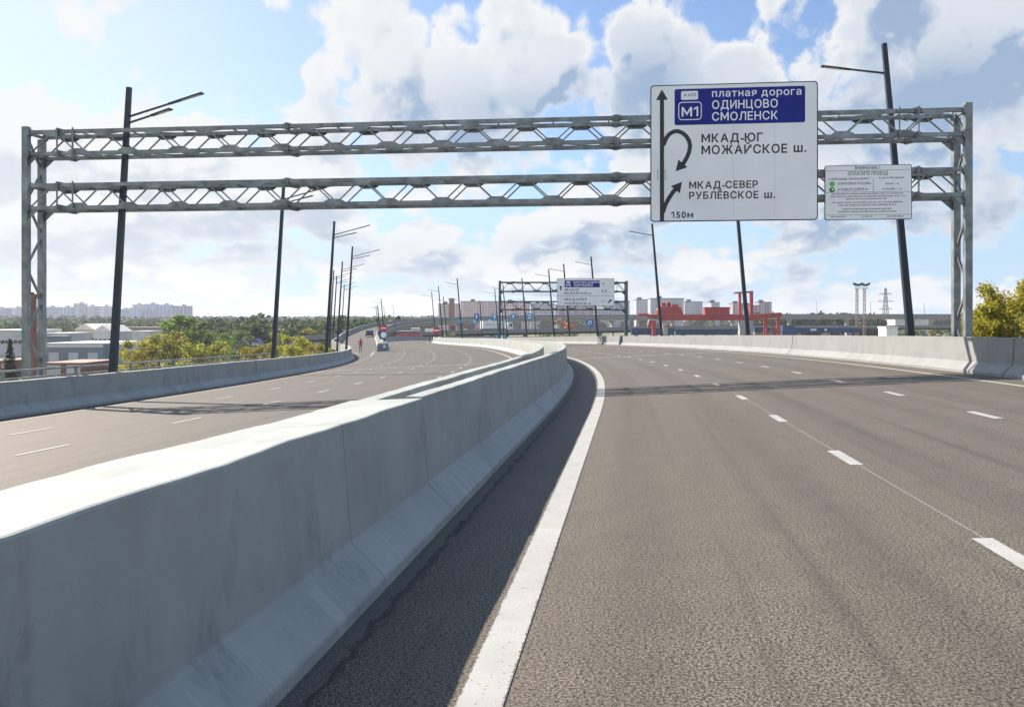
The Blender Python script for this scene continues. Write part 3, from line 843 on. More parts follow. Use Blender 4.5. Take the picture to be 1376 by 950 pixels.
# --- payment notice
k=on_g(10.60,A1,g1); o=A1+g1*k+front*.18+Vector((0,0,5.12)); NW,NH=2.82,1.84
Nb=Board('notice_board',o,g1,front,NW,NH,'smaller white payment notice board hung beside the large direction sign','notice board',r=.07,bw=.022)
def NX(a): return a/1260*NW
def NY(b): return NH-b/800*NH
ln=lambda x0,x1,y: [(NX(x0),NY(y)-.006),(NX(x1),NY(y)-.006),(NX(x1),NY(y)+.006),(NX(x0),NY(y)+.006)]
Nb.poly('rules',[ln(15,1245,80),ln(15,1245,395),ln(15,1245,728),[(NX(705)-.007,NY(385)),(NX(705)+.007,NY(385)),(NX(705)+.007,NY(190)),(NX(705)-.007,NY(190))]],M['signgrey'])
Nb.text('lettering',[('ВНИМАНИЕ !',NX(440),NX(800),NY(62),NX(42)),('ОПЛАТИТЕ ПРОЕЗД',NX(335),NX(915),NY(148),NX(54)),
  ('в мобильных приложениях',NX(55),NX(650),NY(212),NX(34)),('«ПАРКОВКИ РОССИИ»',NX(185),NX(675),NY(284),NX(36)),('«ГЛАВНАЯ ДОРОГА»',NX(185),NX(635),NY(372),NX(38)),
  ('в сети Интернет',NX(790),NX(1150),NY(206),NX(34)),('mos.ru',NX(880),NX(1070),NY(290),NX(36)),('avtodor.ru',NX(840),NX(1110),NY(368),NX(38))],M['signblack'],bold=.012)
circ=lambda cx,cy,r,n=16: [(cx+r*math.cos(2*math.pi*k/n),cy+r*math.sin(2*math.pi*k/n)) for k in range(n)]
Nb.poly('green_icon',[circ(NX(105),NY(270),NX(40))],M['green'])
Nb.poly('ring_icon',[circ(NX(105),NY(358),NX(44))],M['green'])
Nb.poly('ring_icon_core',[circ(NX(105),NY(358),NX(31))],M['dgreen'],lay=2)
Nb.poly('ring_icon_dot',[circ(NX(112),NY(354),NX(15))],M['signtext'],lay=3)
small=[]; rn=random.Random(4)       # small print, too small to read in the photograph
for y,x0,x1 in ((430,100,1130),(468,80,1170),(504,310,920),(556,110,1120),(594,200,1030),(652,260,960),(690,190,1050),(762,90,310),(762,540,690),(764,900,1170)):
    x=x0
    while x<x1-12:
        w=rn.uniform(14,92); w=min(w,x1-x)
        q=x
        while q<x+w:      # letter strokes
            hgt=rn.choice((18,18,18,23)); lw=rn.uniform(4,8)
            small.append([(NX(q),NY(y)),(NX(q+lw),NY(y)),(NX(q+lw),NY(y-hgt)),(NX(q),NY(y-hgt))]); q+=lw+rn.uniform(3,6)
        x+=w+rn.uniform(12,18)
Nb.poly('small_print',small,M['signgrey'])
mb=MB()
for xx in (.4,2.4):
    for zz in (5.95,6.80):
        c=o+g1*xx; c.z=zz; mb.obox(c-front*.05,g1,front,(0,0,1),.05,.045,.10)
mb.build('hangers',M['galv'],Nb.root)
# --- far sign
o=at(748,411,106)+Vector((0,-.45,0)); W2,H2=7.65,3.62
f2=-n2
T=Board('road_sign',o,g2,f2,W2,H2,'white direction sign with a short upward arrow on the small distant gantry','road sign',r=.1,bw=.03)
def TX(a): return (a-115)/1105*W2
def TY(b): return H2-(b-72)/525*H2
T.poly('blue_panel',[rrect(TX(940)-TX(262),TY(112)-TY(243),.06,x=TX(262),y=TY(243))],M['signblue'])
T.text('lettering',[('платная дорога',TX(428),TX(930),TY(162),TX(160)),('ОДИНЦОВО',TX(440),TX(805),TY(222),TX(165)),('М1',TX(290),TX(380),TY(222),TX(155))],M['signtext'],lay=3,bold=.02) if False else \
T.text('lettering',[('платная дорога',TX(428),TX(930),TY(160),.28),('ОДИНЦОВО',TX(440),TX(805),TY(222),.32),('М1',TX(290),TX(380),TY(222),.30)],M['signtext'],lay=3,bold=.02)
T.poly('toll_plate',[rrect(TX(372)-TX(298),.22,.05,x=TX(298),y=TY(163))],M['signtext'],lay=2)
T.text('lettering',[('МКАД-ЮГ',TX(262),TX(560),TY(310),.30),('МОЖАЙСКОЕ ш.',TX(262),TX(780),TY(378),.30),('МКАД-СЕВЕР',TX(262),TX(690),TY(495),.30),('РУБЛЁВСКОЕ ш.',TX(262),TX(775),TY(575),.30),
  ('16',TX(985),TX(1030),TY(190),.27),('1,1',TX(985),TX(1070),TY(335),.33),('1,4',TX(985),TX(1065),TY(530),.33)],M['signblack'],lay=2,bold=.016)
T.poly('divider',[[(.05,TY(412)-.02),(W2-.05,TY(412)-.02),(W2-.05,TY(412)+.02),(.05,TY(412)+.02)]],M['signgrey'])
T.poly('arrow',ribbon([(TX(190),TY(298)),(TX(190),TY(245))],.17)+[head((TX(190),TY(208)),90,.28,.42)],M['signblack'])
T.poly('exit_arrow',ribbon([(TX(1095),TY(545)),(TX(1140),TY(505))],.17)+[head((TX(1172),TY(474)),42,.30,.42)],M['signblack'])

# ------------------------------------------------------------------ lamp posts
def make_lamp(two, lean):
    """local: +x points over the road; post leans over the road"""
    root=local_thing('lamp_post',(0,0,0),0,'x','lamp post'); hgt=12.0
    top=Vector((lean,0,hgt))
    mb=MB(); mb.bar((0,0,0),top,.26,.24,w1=.17,h1=.16); lpart(mb,'post',M['pole'],root,bevel=.012)
    mb=MB(); mb.obox((0,0,.02),(1,0,0),(0,1,0),(0,0,1),.26,.26,.03)
    for a in (-1,1):
        for b in (-1,1): mb.tube((a*.2,b*.2,.03),(a*.2,b*.2,.14),.02,n=6)
    lpart(mb,'base_plate',M['pole'],root)
    arms=[(.905,3.0,.0,.85),(.885,1.95,-.35,.42)] if two else [(.905,2.35,-.25,.42)]
    for f,l,yy,rise in arms:
        p=top*f; e=p+Vector((l,yy,rise))
        mb=MB(); mb.bar(p,p+(e-p)*.62,.055,.07,w1=.05,h1=.06); a=lpart(mb,'lamp_arm',M['pole'],root)
        mb=MB(); mb.bar(p+(e-p)*.55,e,.16,.05,w1=.24,h1=.045); q=lpart(mb,'lamp_head',M['pole'],a,bevel=.01)
        d=(e-p).normalized(); dn=Vector((d.z,0,-d.x))
        mb=MB(); mb.bar(p+(e-p)*.72-Vector((0,0,.034)),e-d*.1-Vector((0,0,.034)),.13,.012); lpart(mb,'lens',M['lampglass'],q)
    return root
PL=make_lamp(True,.72); PR=make_lamp(False,1.05)
used=set()
def place_lamp(proto,x,y,z,rz,label,group,sc_=1):
    if proto.name not in used: used.add(proto.name); o=proto
    else: o=copy_tree(proto)
    o.location=(x,y,z); o.rotation_euler=(0,0,rz); o.scale=(sc_,)*3; o['label']=label; o['group']=group; return o
ords=['first','second','third','fourth','fifth','sixth','seventh','eighth','ninth','tenth','eleventh','twelfth','thirteenth','fourteenth']
GL='leaning lamp posts along the roads'
# beside the railing
Lp=[(30.5,-15.35),(49,-14.75),(66,-15.45)]
for i,(yy,xx) in enumerate(Lp):
    t=-lerp_tab(HEAD,yy); place_lamp(PL,xx,yy,zr(xx,yy)-.02,t,['tall dark leaning lamp post with two arms next to the gantry leg and warehouse','tall dark leaning lamp post among the trees, its head behind the lower truss','dark leaning lamp post with two arms where the barrier meets the ramp'][i],GL)
# along the outer edge of the ramp
def near(path,d,y0):
    return min(path,key=lambda p:abs(p[2]-y0))
for i,yy in enumerate((86,104,122,140,160,180)):
    q=near(prel,0,yy) if yy<104 else near(rl,0,yy)
    place_lamp(PL,q[1]-.9*q[3],q[2]-.9*q[4],q[5],-math.atan2(-q[4],q[3])*0+math.atan2(q[4],q[3]),'dark leaning lamp post on the outer edge of the slip ramp, %s from its start'%ords[i],GL)
for i,yy in enumerate((112,150,172,198,226,255)):
    q=near(rr,0,yy)
    place_lamp(PR,q[1]+.9*q[3],q[2]+.9*q[4],q[5],math.atan2(q[4],q[3])+math.pi,'dark lamp post on the inner edge of the slip ramp, %s past the crash cushion'%ords[i],GL,.6)
# sunlit side
Rp=[(yy,pt(yy,W_R+1.2)[0]) for yy in (30.2,54,78)]+[(110,pt(110,W_R+2.8)[0]),(120,pt(120,W_R+1.6)[0])]
for i,(yy,xx) in enumerate(Rp):
    t=-lerp_tab(HEAD,yy)+math.pi; place_lamp(PR,xx,yy,zr(xx,yy)-.02+(.15 if i==0 else 0),t,['tall dark leaning lamp post with one arm behind the payment notice','tall dark leaning lamp post crossing the red crane below the large sign','dark leaning lamp post at the blunt end of the red crane','dark leaning lamp post just beyond the barrier end block','dark leaning lamp post behind the white sign of the small gantry'][i],GL)
for i,s in enumerate((128,146,164,182,202,224)):
    x_,y_=pt(s,W_R+1.5); t=frame(s)[2]
    place_lamp(PR,x_,y_,zr(x_,y_),-t+math.pi,'distant dark lamp post past the small gantry on the outer side, %s from it'%ords[i],GL)
for i,s in enumerate((134,156,178,200,224,248,272)):
    x_,y_=pt(s,-.95); t=frame(s)[2]
    place_lamp(PR,x_,y_,zr(x_,y_)+.1,-t+math.pi,'distant dark lamp post in the median beyond the small gantry, %s from it'%ords[i],GL,.92)
k=0
for q in ramp:
    if q[0]<305+k*34 or k>=14: continue
    place_lamp(PR,q[1]+3.9*q[3],q[2]+3.9*q[4],q[5],math.atan2(q[4],q[3])+math.pi,'far thin lamp post on the flyover, %s from the ramp end'%ords[k],GL,.72); k+=1

# ------------------------------------------------------------------ railing behind the left barrier
def railing(path, off, zf, label, n0=0):
    root=thing('metal_railing',(path[0][1],path[0][2],zf(path[0])),label,'railing')
    for hh,w in ((1.38,.07),(1.12,.05)):
        mb=MB()
        P=[Vector((p[1]+off*p[3],p[2]+off*p[4],zf(p)+hh)) for p in path]
        for a,b in zip(P,P[1:]): mb.bar(a,b,w,w)
        mb.build('rail',M['galv'],root)
    d=0; 
    for a,b in zip(path,path[1:]):
        if b[0]>=d:
            mb=MB(); c=Vector((b[1]+off*b[3],b[2]+off*b[4],zf(b))); mb.obox(c+Vector((0,0,.69)),(b[3],b[4],0),(-b[4],b[3],0),(0,0,1),.035,.05,.69); mb.build('rail_post',M['galv'],root); d=b[0]+2.1
    return root
rp=[p for p in opath(LB-1.75,4,52)]
railing([p for p in rp if int(p[0]*2)%4==0],0,zpath,'galvanised two-rail railing running behind the shaded barrier')
st=thing('metal_staircase',(-18.9,24,-3),'galvanised service stair with sloping handrails beside the gantry leg','staircase')
mb=MB()
for k in range(9): mb.box(-18.6-.32*k-.3,-18.6-.32*k,24.0,25.0,-1.0-.2*k-.05,-1.0-.2*k)
mb.build('treads',M['galv'],st)
for yy in (23.95,25.05):
    mb=MB(); mb.bar((-18.4,yy,-.95),(-21.4,yy,-2.9),.05,.18)
    mb.build('stringer',M['galv'],st)
    mb=MB(); a=Vector((-17.2,yy,.15)); b=Vector((-18.4,yy,.15)); c=Vector((-21.4,yy,-1.8))
    for q in (0,.42):
        u=Vector((0,0,q)); mb.bar(a-u,b-u,.05); mb.bar(b-u,c-u,.05)
    for f in (0,.33,.66,1): p=b+(c-b)*f; mb.bar(p,p-Vector((0,0,1.05)),.045)
    mb.build('handrail',M['galv'],st)
# ------------------------------------------------------------------ terrain
GZ=-12.0
def hills(x,y):
    r=math.hypot(x,y); a=math.atan2(x,y)
    t=max(0,min(1,(r-800)/1700)); t=t*t*(3-2*t)
    side=.62+.38*math.cos((a+.42)*2.2)
    return GZ+t*(11.5*side+2.0*math.sin(a*9+1)+1.3*math.sin(a*23))
mb=MB(); rings=[]
rad=[0,40,90,160,260,400,600,800,1000,1250,1500,1800,2100,2500,2900,3300]
for r in rad:
    rings.append([(r*math.sin(R(a*3)),r*math.cos(R(a*3)),hills(r*math.sin(R(a*3)),r*math.cos(R(a*3)))) for a in range(121)])
mb.sweep(rings,closed=False)
gm=mat('ground_earth',(.07,.085,.035),.95,col2=(.17,.155,.11),vscale=.02,detail=8)
tag(mb.build('ground',gm,smooth=True),kind='structure')

# ------------------------------------------------------------------ trees
def crown_mesh(name, m, seed, n, leaf, clumps, shape='round', spread=1.0):
    """unit crown: fits x,y in about -1..1 and z in 0..2"""
    rn=random.Random(seed); mb=MB(); C=[]
    for k in range(clumps):
        if shape=='round':
            t=rn.uniform(0,2*math.pi); zz=rn.uniform(.15,1.8); rr=math.sqrt(max(0.04,1-((zz-.85)/1.05)**2))*rn.uniform(.25,.85)
        else:
            t=rn.uniform(0,2*math.pi); zz=rn.uniform(.05,1.75); rr=(1-zz/2.0)*rn.uniform(.2,.9)
        C.append((Vector((rr*math.cos(t)*spread,rr*math.sin(t)*spread,zz)),rn.uniform(.20,.40)))
    for k in range(n):
        c,r=rn.choice(C)
        d=Vector((rn.gauss(0,1),rn.gauss(0,1),rn.gauss(0,1))).normalized()*r*rn.random()**.45
        p=c+Vector((d.x,d.y,d.z*.8))
        a=Vector((rn.gauss(0,1),rn.gauss(0,1),rn.gauss(0,.6))).normalized(); b=a.cross(Vector((rn.gauss(0,1),rn.gauss(0,1),rn.gauss(0,1)))).normalized()
        s=leaf*rn.uniform(.6,1.3)
        mb.quad(p-a*s-b*s*.15,p+b*s*.62,p+a*s+b*s*.1,p-b*s*.62)
    return mb.mesh(name,m)
def trunk_mesh(name, seed, limbs=7):
    rn=random.Random(seed); mb=MB()
    a=Vector((0,0,-1.0)); b=Vector((.03,.02,.3)); c=Vector((-.02,.03,1.3))
    mb.tube(a,b,.075,.05,8); mb.tube(b,c,.05,.012,8)
    for k in range(limbs):
        z=rn.uniform(-.15,1.0); t=rn.uniform(0,6.28); p=Vector((.02,.02,z)); q=p+Vector((math.cos(t)*.65,math.sin(t)*.65,rn.uniform(.3,.6)))
        mb.tube(p,q,.026,.006,6)
        q2=p.lerp(q,.55)+Vector((rn.uniform(-.3,.3),rn.uniform(-.3,.3),.3)); mb.tube(p.lerp(q,.5),q2,.014,.004,5)
    return mb.mesh(name,M['bark'])
TM=[trunk_mesh('trunk',i) for i in (1,2)]
CM={}
for kind,m in (('g','leaf_g'),('y','leaf_y'),('o','leaf_o')):
    CM[kind]=[crown_mesh('crown',M[m],10+i+ord(kind),3000,.052,26) for i in range(2)]
FM={k:[crown_mesh('crown',M[m],50+ord(k),700,.10,16)] for k,m in (('g','leaf_g'),('y','leaf_y'),('o','leaf_o'))}
tn=0
def tree(x,y,ztop,rad,kind,label,group,meshes=CM,name='deciduous_tree',gz=None):
    global tn; tn+=1
    rn=random.Random(tn*13)
    gz=hills(x,y) if gz is None else gz
    hgt=ztop-gz
    ch=min(hgt*.86,rad*3.0); zc=ztop-ch
    root=thing(name,(x,y,gz),label,'tree',group)
    root.rotation_euler=(0,0,rn.uniform(0,6.28))
    for nm,me in (('trunk',TM[tn%2]),('crown',meshes[kind][tn%len(meshes[kind])])):
        o=bpy.data.objects.new(nm,me); COL.objects.link(o); o.parent=root
        o.location=(0,0,zc-gz)
        o.scale=(rad,rad,ch/2)
        if nm=='trunk':
            k=max(1.0,(zc-gz)/1.0/(ch/2)); o.scale=(rad*.9,rad*.9,ch/2*1.0)
            if zc-gz>ch/2: o.scale=(rad*.9,rad*.9,zc-gz); 
    return root
GT='trees beyond the railing'
near_trees=[ # px, top py, distance, radius, kind, label
(180,458,158,3.4,'o','yellow-green bushy tree hard by the leaning lamp post'),
(197,463,150,3.0,'y','low yellowish tree between the lamp post and the taller trees'),
(214,450,168,3.6,'y','olive rounded tree left of the tallest tree'),
(232,446,176,4.0,'y','olive bushy tree in front of the tallest tree'),
(251,423,205,6.2,'g','tallest green tree, its crown breaking the far forest line'),
(277,442,200,4.0,'g','dark green tree just right of the tallest tree'),
(262,462,160,3.2,'y','low olive tree below the tallest tree'),
(292,460,165,3.4,'y','broad olive tree behind the railing midway'),
(312,472,150,2.2,'g','small dark green tree behind the railing'),
(331,463,152,2.7,'o','golden tree directly behind the railing'),
(349,466,158,2.4,'o','smaller golden tree beside the first golden one'),
(364,462,165,3.0,'y','olive tree left of the second lamp post'),
(392,452,176,3.6,'o','golden tree right of the second lamp post'),
(408,455,182,3.2,'y','pale olive tree near the barrier joints'),
(424,463,168,2.6,'o','rusty gold tree near the third lamp post'),
(440,466,170,2.0,'y','small olive tree at the foot of the third lamp post'),
(300,448,250,3.6,'g','green tree standing behind the olive row'),
(322,444,300,4.4,'g','broad dark green tree in the second row'),
(345,441,330,4.6,'g','round dark green tree before the far forest'),
(372,446,290,4.0,'y','yellowing tree in the second row of trees'),
(415,443,330,4.2,'y','pale tree in front of the forest by the ramp'),
(438,450,300,3.8,'g','green tree showing between the third lamp post and ramp'),
(455,452,280,3.4,'o','golden tree glimpsed beside the ramp barrier'),
]
for px,py,d,r,k,lab in near_trees:
    p=at(px,py-2,d); tree(p.x,d,p.z,r*1.25,k,lab,GT)
# spruce
def spruce(p,h,label):
    root=thing('spruce_tree',(p.x,p.y,p.z-h),label,'tree')
    mb=MB(); mb.tube((p.x,p.y,p.z-h),(p.x,p.y,p.z),.22,.03,8); mb.build('trunk',M['bark'],root)
    rn=random.Random(5); mb=MB()
    for k in range(3600):
        f=rn.random()**.75; z=p.z-.05-h*.94*f; rr=(h*.27*f+.08)*(.55+.45*abs(math.sin(z*3.1)))*rn.uniform(.25,1.05); t=rn.uniform(0,6.28)
        c=Vector((p.x+rr*math.cos(t),p.y+rr*math.sin(t),z-rr*.22)); o=Vector((math.cos(t),math.sin(t),-.35)).normalized(); b=o.cross(Vector((rn.gauss(0,.4),rn.gauss(0,.4),1))).normalized()
        s=rn.uniform(.16,.38); mb.quad(c-o*s,c+b*s*.35,c+o*s,c-b*s*.35)
    mb.build('crown',M['needle'],root,fix=False)
spruce(at(13,455,150),10.5,'dark pointed spruce tree beside the gantry leg')
# gold-leaved tree beside the sunlit wall, nearer: finer leaves and bare twig tips
def leafy(px,py,d,rad,label,seed,n,leaf,kind):
    p=at(px,py,d); gz=GZ; root=thing('deciduous_tree',(p.x,d,gz),label,'tree')
    rn=random.Random(seed); mb=MB(); lf=MB()
    c=Vector((p.x,d,p.z-rad*.95))
    mb.tube((p.x,d,gz),(p.x,d,c.z-rad*.5),.22,.15,9)
    tips=[]
    base=Vector((p.x,d,c.z-rad*.6))
    for k in range(90):
        v=Vector((rn.gauss(0,1),rn.gauss(0,1),rn.gauss(.25,.8))).normalized(); e=c+Vector((v.x,v.y,v.z))*rad*rn.uniform(.72,1.02)
        m_=base.lerp(e,.5)+Vector((rn.uniform(-.3,.3),rn.uniform(-.3,.3),.25))
        mb.tube(base,m_,.045,.02,5,False); mb.tube(m_,e,.02,.006,5,False); tips.append((m_,e))
        for j in range(5):
            f=rn.uniform(.1,.9); q=m_.lerp(e,f); w=q+Vector((rn.gauss(0,.28),rn.gauss(0,.28),rn.uniform(.1,.55)))
            mb.tube(q,w,.008,.003,4,False); tips.append((q,w))
    for k in range(n):
        a,b=rn.choice(tips); q=a.lerp(b,rn.random())+Vector((rn.gauss(0,.16),rn.gauss(0,.16),rn.gauss(0,.16)))
        u=Vector((rn.gauss(0,1),rn.gauss(0,1),rn.gauss(0,1))).normalized(); w=u.cross(Vector((rn.gauss(0,1),rn.gauss(0,1),rn.gauss(0,1)))).normalized(); s=leaf*rn.uniform(.6,1.3)
        lf.quad(q-u*s,q+w*s*.55,q+u*s,q-w*s*.55)
    mb.build('trunk',M['bark'],root); lf.build('crown',M[kind],root,fix=False)
leafy(1364,370,58,4.3,'gold and green tree behind the shaded barrier segment next to the gantry leg',3,34000,.11,'leaf_n')
leafy(1330,418,66,2.2,'smaller olive tree partly hidden by the gantry leg',8,9000,.10,'leaf_y')
# middle-distance trees that one can tell apart, right and centre
GM='scattered trees in the middle distance'
rn=random.Random(21); mk=0
mid=[]
for px,py,d,r,k in ((606,447,260,3,'y'),(622,441,300,4,'y'),(636,444,300,3.6,'g'),(648,440,330,4.2,'y'),(664,442,330,3.6,'g'),(735,443,380,4.5,'g'),(752,445,390,4,'y'),(770,443,400,4.6,'g'),(596,446,280,3.2,'g'),
      (528,452,215,2.2,'y'),(1215,440,420,4.5,'g'),(1235,438,430,5,'g'),(1258,437,440,5,'y'),(1278,434,420,5.4,'g'),(1296,430,380,5.6,'g'),(1320,430,400,5,'g')):
    p=at(px,py,d); mid.append((p.x,d,p.z,r,k,px))
lm=['pale shrub-like tree below the flyover by the no-entry sign','yellowing tree under the flyover near the white lorry','green tree under the flyover left of the white lorry','bright olive tree just behind the white lorry','green tree beside the white lorry cab','green tree under the flyover behind the small gantry','yellowing tree beside the orange excavator','green tree by the blue parking-like sign','small green tree below the brown chimney','tiny olive bush tree by the red house',
 'green tree beyond the white hut','green tree between hut and gantry leg','olive tree far behind the sunlit wall','dense green tree near the far right gantry leg','darkest green tree against the gantry leg','green tree behind the gold-leaved tree']
for (x,d,z,r,k,px),lab in zip(mid,lm): tree(x,d,z,r,k,lab,GM,FM)
# far-off wood
def wood(name, n, sector, rmin, rmax, m, hmin, hmax, seed, label, keep=None):
    rn=random.Random(seed); mb=MB()
    ico=bmesh.new(); bmesh.ops.create_icosphere(ico,subdivisions=2,radius=1); V=[v.co.copy() for v in ico.verts]; Fc=[[v.index for v in f.verts] for f in ico.faces]; ico.free()
    for i in range(n):
        a=R(rn.uniform(*sector)); r=rmin*(rmax/rmin)**(rn.random()**.8); x=r*math.sin(a); y=r*math.cos(a)
        if keep and not keep(x,y): continue
        h=rn.uniform(hmin,hmax)*(1 if r>500 else .8); w=h*rn.uniform(.36,.62); g=hills(x,y); b=len(mb.v)
        ph=rn.uniform(0,9)
        for v in V:
            q=1+.22*math.sin(v.x*5+ph)+.2*math.sin(v.y*6+ph*2)+.2*math.sin(v.z*7+ph*3)+rn.uniform(-.12,.12)
            mb.v.append((x+v.x*w*q,y+v.y*w*q,g+h*.52+v.z*h*.5*q))
        for f in Fc: mb.face([b+k for k in f])
    o=mb.build(name,m,fix=False); tag(o,label,'forest',kind='stuff'); return o
def woodmat(name,c1,c2,c3):
    m=bpy.data.materials.new(name); m.use_nodes=True; N,L=nt(m); b=N['Principled BSDF']
    g=N.new('ShaderNodeNewGeometry'); tc=N.new('ShaderNodeTexCoord')
    r=N.new('ShaderNodeValToRGB'); L.new(g.outputs['Random Per Island'],r.inputs[0])
    e=r.color_ramp.elements; e.new(.6); e[0].color=(*c1,1); e[1].color=(*c2,1); e[2].color=(*c3,1)
    n=noise(N,L,tc.outputs['Object'],.55,3,.7)
    L.new(mix(N,L,maprange(N,L,n,.35,.65,0,.75),r.outputs[0],tuple(x*.35 for x in c1)),b.inputs['Base Color']); b.inputs['Roughness'].default_value=.9; b.inputs['Specular IOR Level'].default_value=.1
    return m
wm=woodmat('far_wood',(.022,.040,.020),(.040,.060,.027),(.075,.085,.034))
clear=lambda x,y: not (-340<x<-60 and 200<y<520 and x<-.36*y+10) 
def kl(x,y):
    r=math.hypot(x,y); px=CX+F*x/y
    if r<560 and px<250: return False
    return True
def leafwood(name,n,sector,rmin,rmax,m,hmin,hmax,seed,label,keep=None,q=70):
    rn=random.Random(seed); mb=MB()
    for i in range(n):
        a=R(rn.uniform(*sector)); r=rmin*(rmax/rmin)**rn.random(); x=r*math.sin(a); y=r*math.cos(a)
        if keep and not keep(x,y): continue
        h=rn.uniform(hmin,hmax); w=h*rn.uniform(.30,.45); g=hills(x,y); sh=rn.random()
        for k in range(q):
            v=Vector((rn.gauss(0,1),rn.gauss(0,1),rn.gauss(.15,1))).normalized()*rn.uniform(.72,1.08)
            lob=1+.18*math.sin(v.x*6+i)+.18*math.sin(v.z*7+i*2)
            p=Vector((x+v.x*w*lob,y+v.y*w*lob,g+h*.55+v.z*h*.45*lob))
            u=Vector((rn.gauss(0,1),rn.gauss(0,1),rn.gauss(0,.7))).normalized(); b_=u.cross(Vector((rn.gauss(0,1),rn.gauss(0,1),rn.gauss(0,1)))).normalized(); s=h*rn.uniform(.07,.13)
            mb.quad(p-u*s,p+b_*s*.7,p+u*s,p-b_*s*.7)
    o=mb.build(name,m,fix=False); tag(o,label,'forest',kind='stuff'); return o
M['woodleaf']=leafmat('wood_foliage',[(.014,.028,.014),(.026,.044,.018),(.042,.062,.024),(.085,.092,.03)])
leafwood('forest',1700,(-38,-6),330,1000,M['woodleaf'],8,14,14,'nearer part of the forest behind the railing trees',kl)
leafwood('forest',420,(16.5,24.8),540,680,M['woodleaf'],12,17,16,'pale green wood to the right of the red crane')
wood('forest',2100,(-38,-6),900,2900,wm,9,15,4,'broad distant forest under the tower blocks',kl)
wood('forest',750,(-6,14),900,2900,wm,10,17,5,'distant strip of woodland behind the flyover')
wood('forest',900,(14,38),900,2600,wm,10,17,8,'low far woodland beyond the pylon')

# ------------------------------------------------------------------ buildings
def block(name,x0,x1,ytop,d,depth,m,label,cat='building',group=None,roof=None,ybot=None,parts=(),rz=0):
    a=at(x0,ytop,d); b=at(x1,ytop,d); gz=hills(a.x,d)-.5 if ybot is None else at(x0,ybot,d).z
    root=local_thing(name,((a.x+b.x)/2,d+depth/2,gz),rz,label,cat,group); w=b.x-a.x; h=a.z-gz
    mb=MB(); mb.box(-w/2,w/2,-depth/2,depth/2,0,h); lpart(mb,'walls',m,root)
    mb=MB(); mb.box(-w/2-.25,w/2+.25,-depth/2-.25,depth/2+.25,h+.003,h+.7); lpart(mb,'roof',roof or M['greyclad'],root)
    for (nm,fx,fy,fz,sx,sy,sz,pm) in parts:
        mb=MB(); mb.box(fx*w-sx/2,fx*w+sx/2,fy*depth-sy/2,fy*depth+sy/2,fz if fz>=0 else h+.703,(fz if fz>=0 else h+.7)+sz); lpart(mb,nm,pm,root)
    return root
fb=[facade('tower_facade_a',(.50,.52,.58),(.16,.19,.27),3.2,2.9,.5,.55,(.40,.47,.60),13),
    facade('tower_facade_b',(.52,.50,.52),(.18,.19,.26),3.0,2.9,.45,.5,(.58,.60,.66),16),
    facade('tower_facade_c',(.28,.36,.54),(.10,.13,.22),3.4,2.9,.5,.6,(.5,.52,.58),7)]
GA_='tower blocks on the skyline beyond the warehouse'
sky_l=[(-14,8,415,0,'pale tower block cut by the photo edge, farthest on its side'),(8,30,414,1,'lilac tower block next to the gantry leg'),(58,74,413,0,'pale tower block just beyond the inner gantry leg'),(75,97,413,2,'blue-striped wide tower block'),(99,111,408.5,1,'narrow tallest tower block of the skyline'),
 (113,127,412,0,'pale blue slab block after the narrow tallest tower'),(128,149,412,1,'pinkish slab block hidden partly by the lamp post'),(157,172,416,0,'low pale tower block right of the lamp post'),(173,187,414,2,'blue tower block in the middle of the skyline'),(178,189,409.5,1,'tower with a raised pinkish top'),
 (189,204,417,2,'low blue block in front of the raised tower'),(194,209,409,0,'tall pale tower with a stepped top'),(211,229,410,2,'blue-windowed tower, second from the end of the skyline'),(231,254,411.5,2,'blue slab tower at the forest end of the skyline')]
for i,(x0,x1,yt,k,lab) in enumerate(sky_l):
    block('apartment_block',x0,x1,yt,1420+ (i*37)%120,16,fb[k],lab,'apartment block',GA_,M['lightclad'],parts=(('lift_house',.1,0,-1,5,6,3,fb[k]),))
fr_=[facade('pink_facade',(.58,.44,.43),(.26,.20,.24),3.2,2.9,.5,.5,(.60,.50,.47),14),facade('grey_facade',(.50,.50,.52),(.22,.23,.29),3.2,2.9,.5,.5,(.40,.42,.47),18),facade('mauve_facade',(.32,.24,.28),(.14,.12,.16),3.2,2.9,.5,.5,(.45,.40,.43),9)]
GB_='apartment blocks beyond the flyover'
dk=mat('dark_roof',(.06,.075,.09),.7)
for i,(x0,x1,yt,k,lab) in enumerate([(589,617,409,0,'pinkish apartment block behind the brown chimney'),(619,672,405.5,0,'long pinkish apartment block with dark roof, left of the small gantry leg'),(674,712,406,0,'pinkish apartment block seen through the small gantry'),
  (713,745,408,1,'grey apartment block seen through the small gantry'),(746,800,410,2,'mauve apartment block below the white sign of the small gantry'),(801,846,405,1,'grey apartment block at the right leg of the small gantry'),(855,874,403,1,'pale block left of the lamp post above the crane'),
  (874,919,401.5,1,'wide pale apartment block above the blunt end of the crane'),(920,944,406,1,'lower pale block behind the crane machinery'),(956,967,407,1,'small pale tower behind the red machinery house'),(985,1003,408,2,'mauve block left of the crane arch'),(1005,1020,411,2,'low mauve block right of the crane arch'),(1020,1037,406.5,2,'mauve stepped block at the end of the row')]):
    block('apartment_block',x0,x1,yt,900+(i*41)%90,18,fr_[k],lab,'apartment block',GB_,dk,parts=(('lift_house',-.2,0,-1,5,6,2.5,dk),))
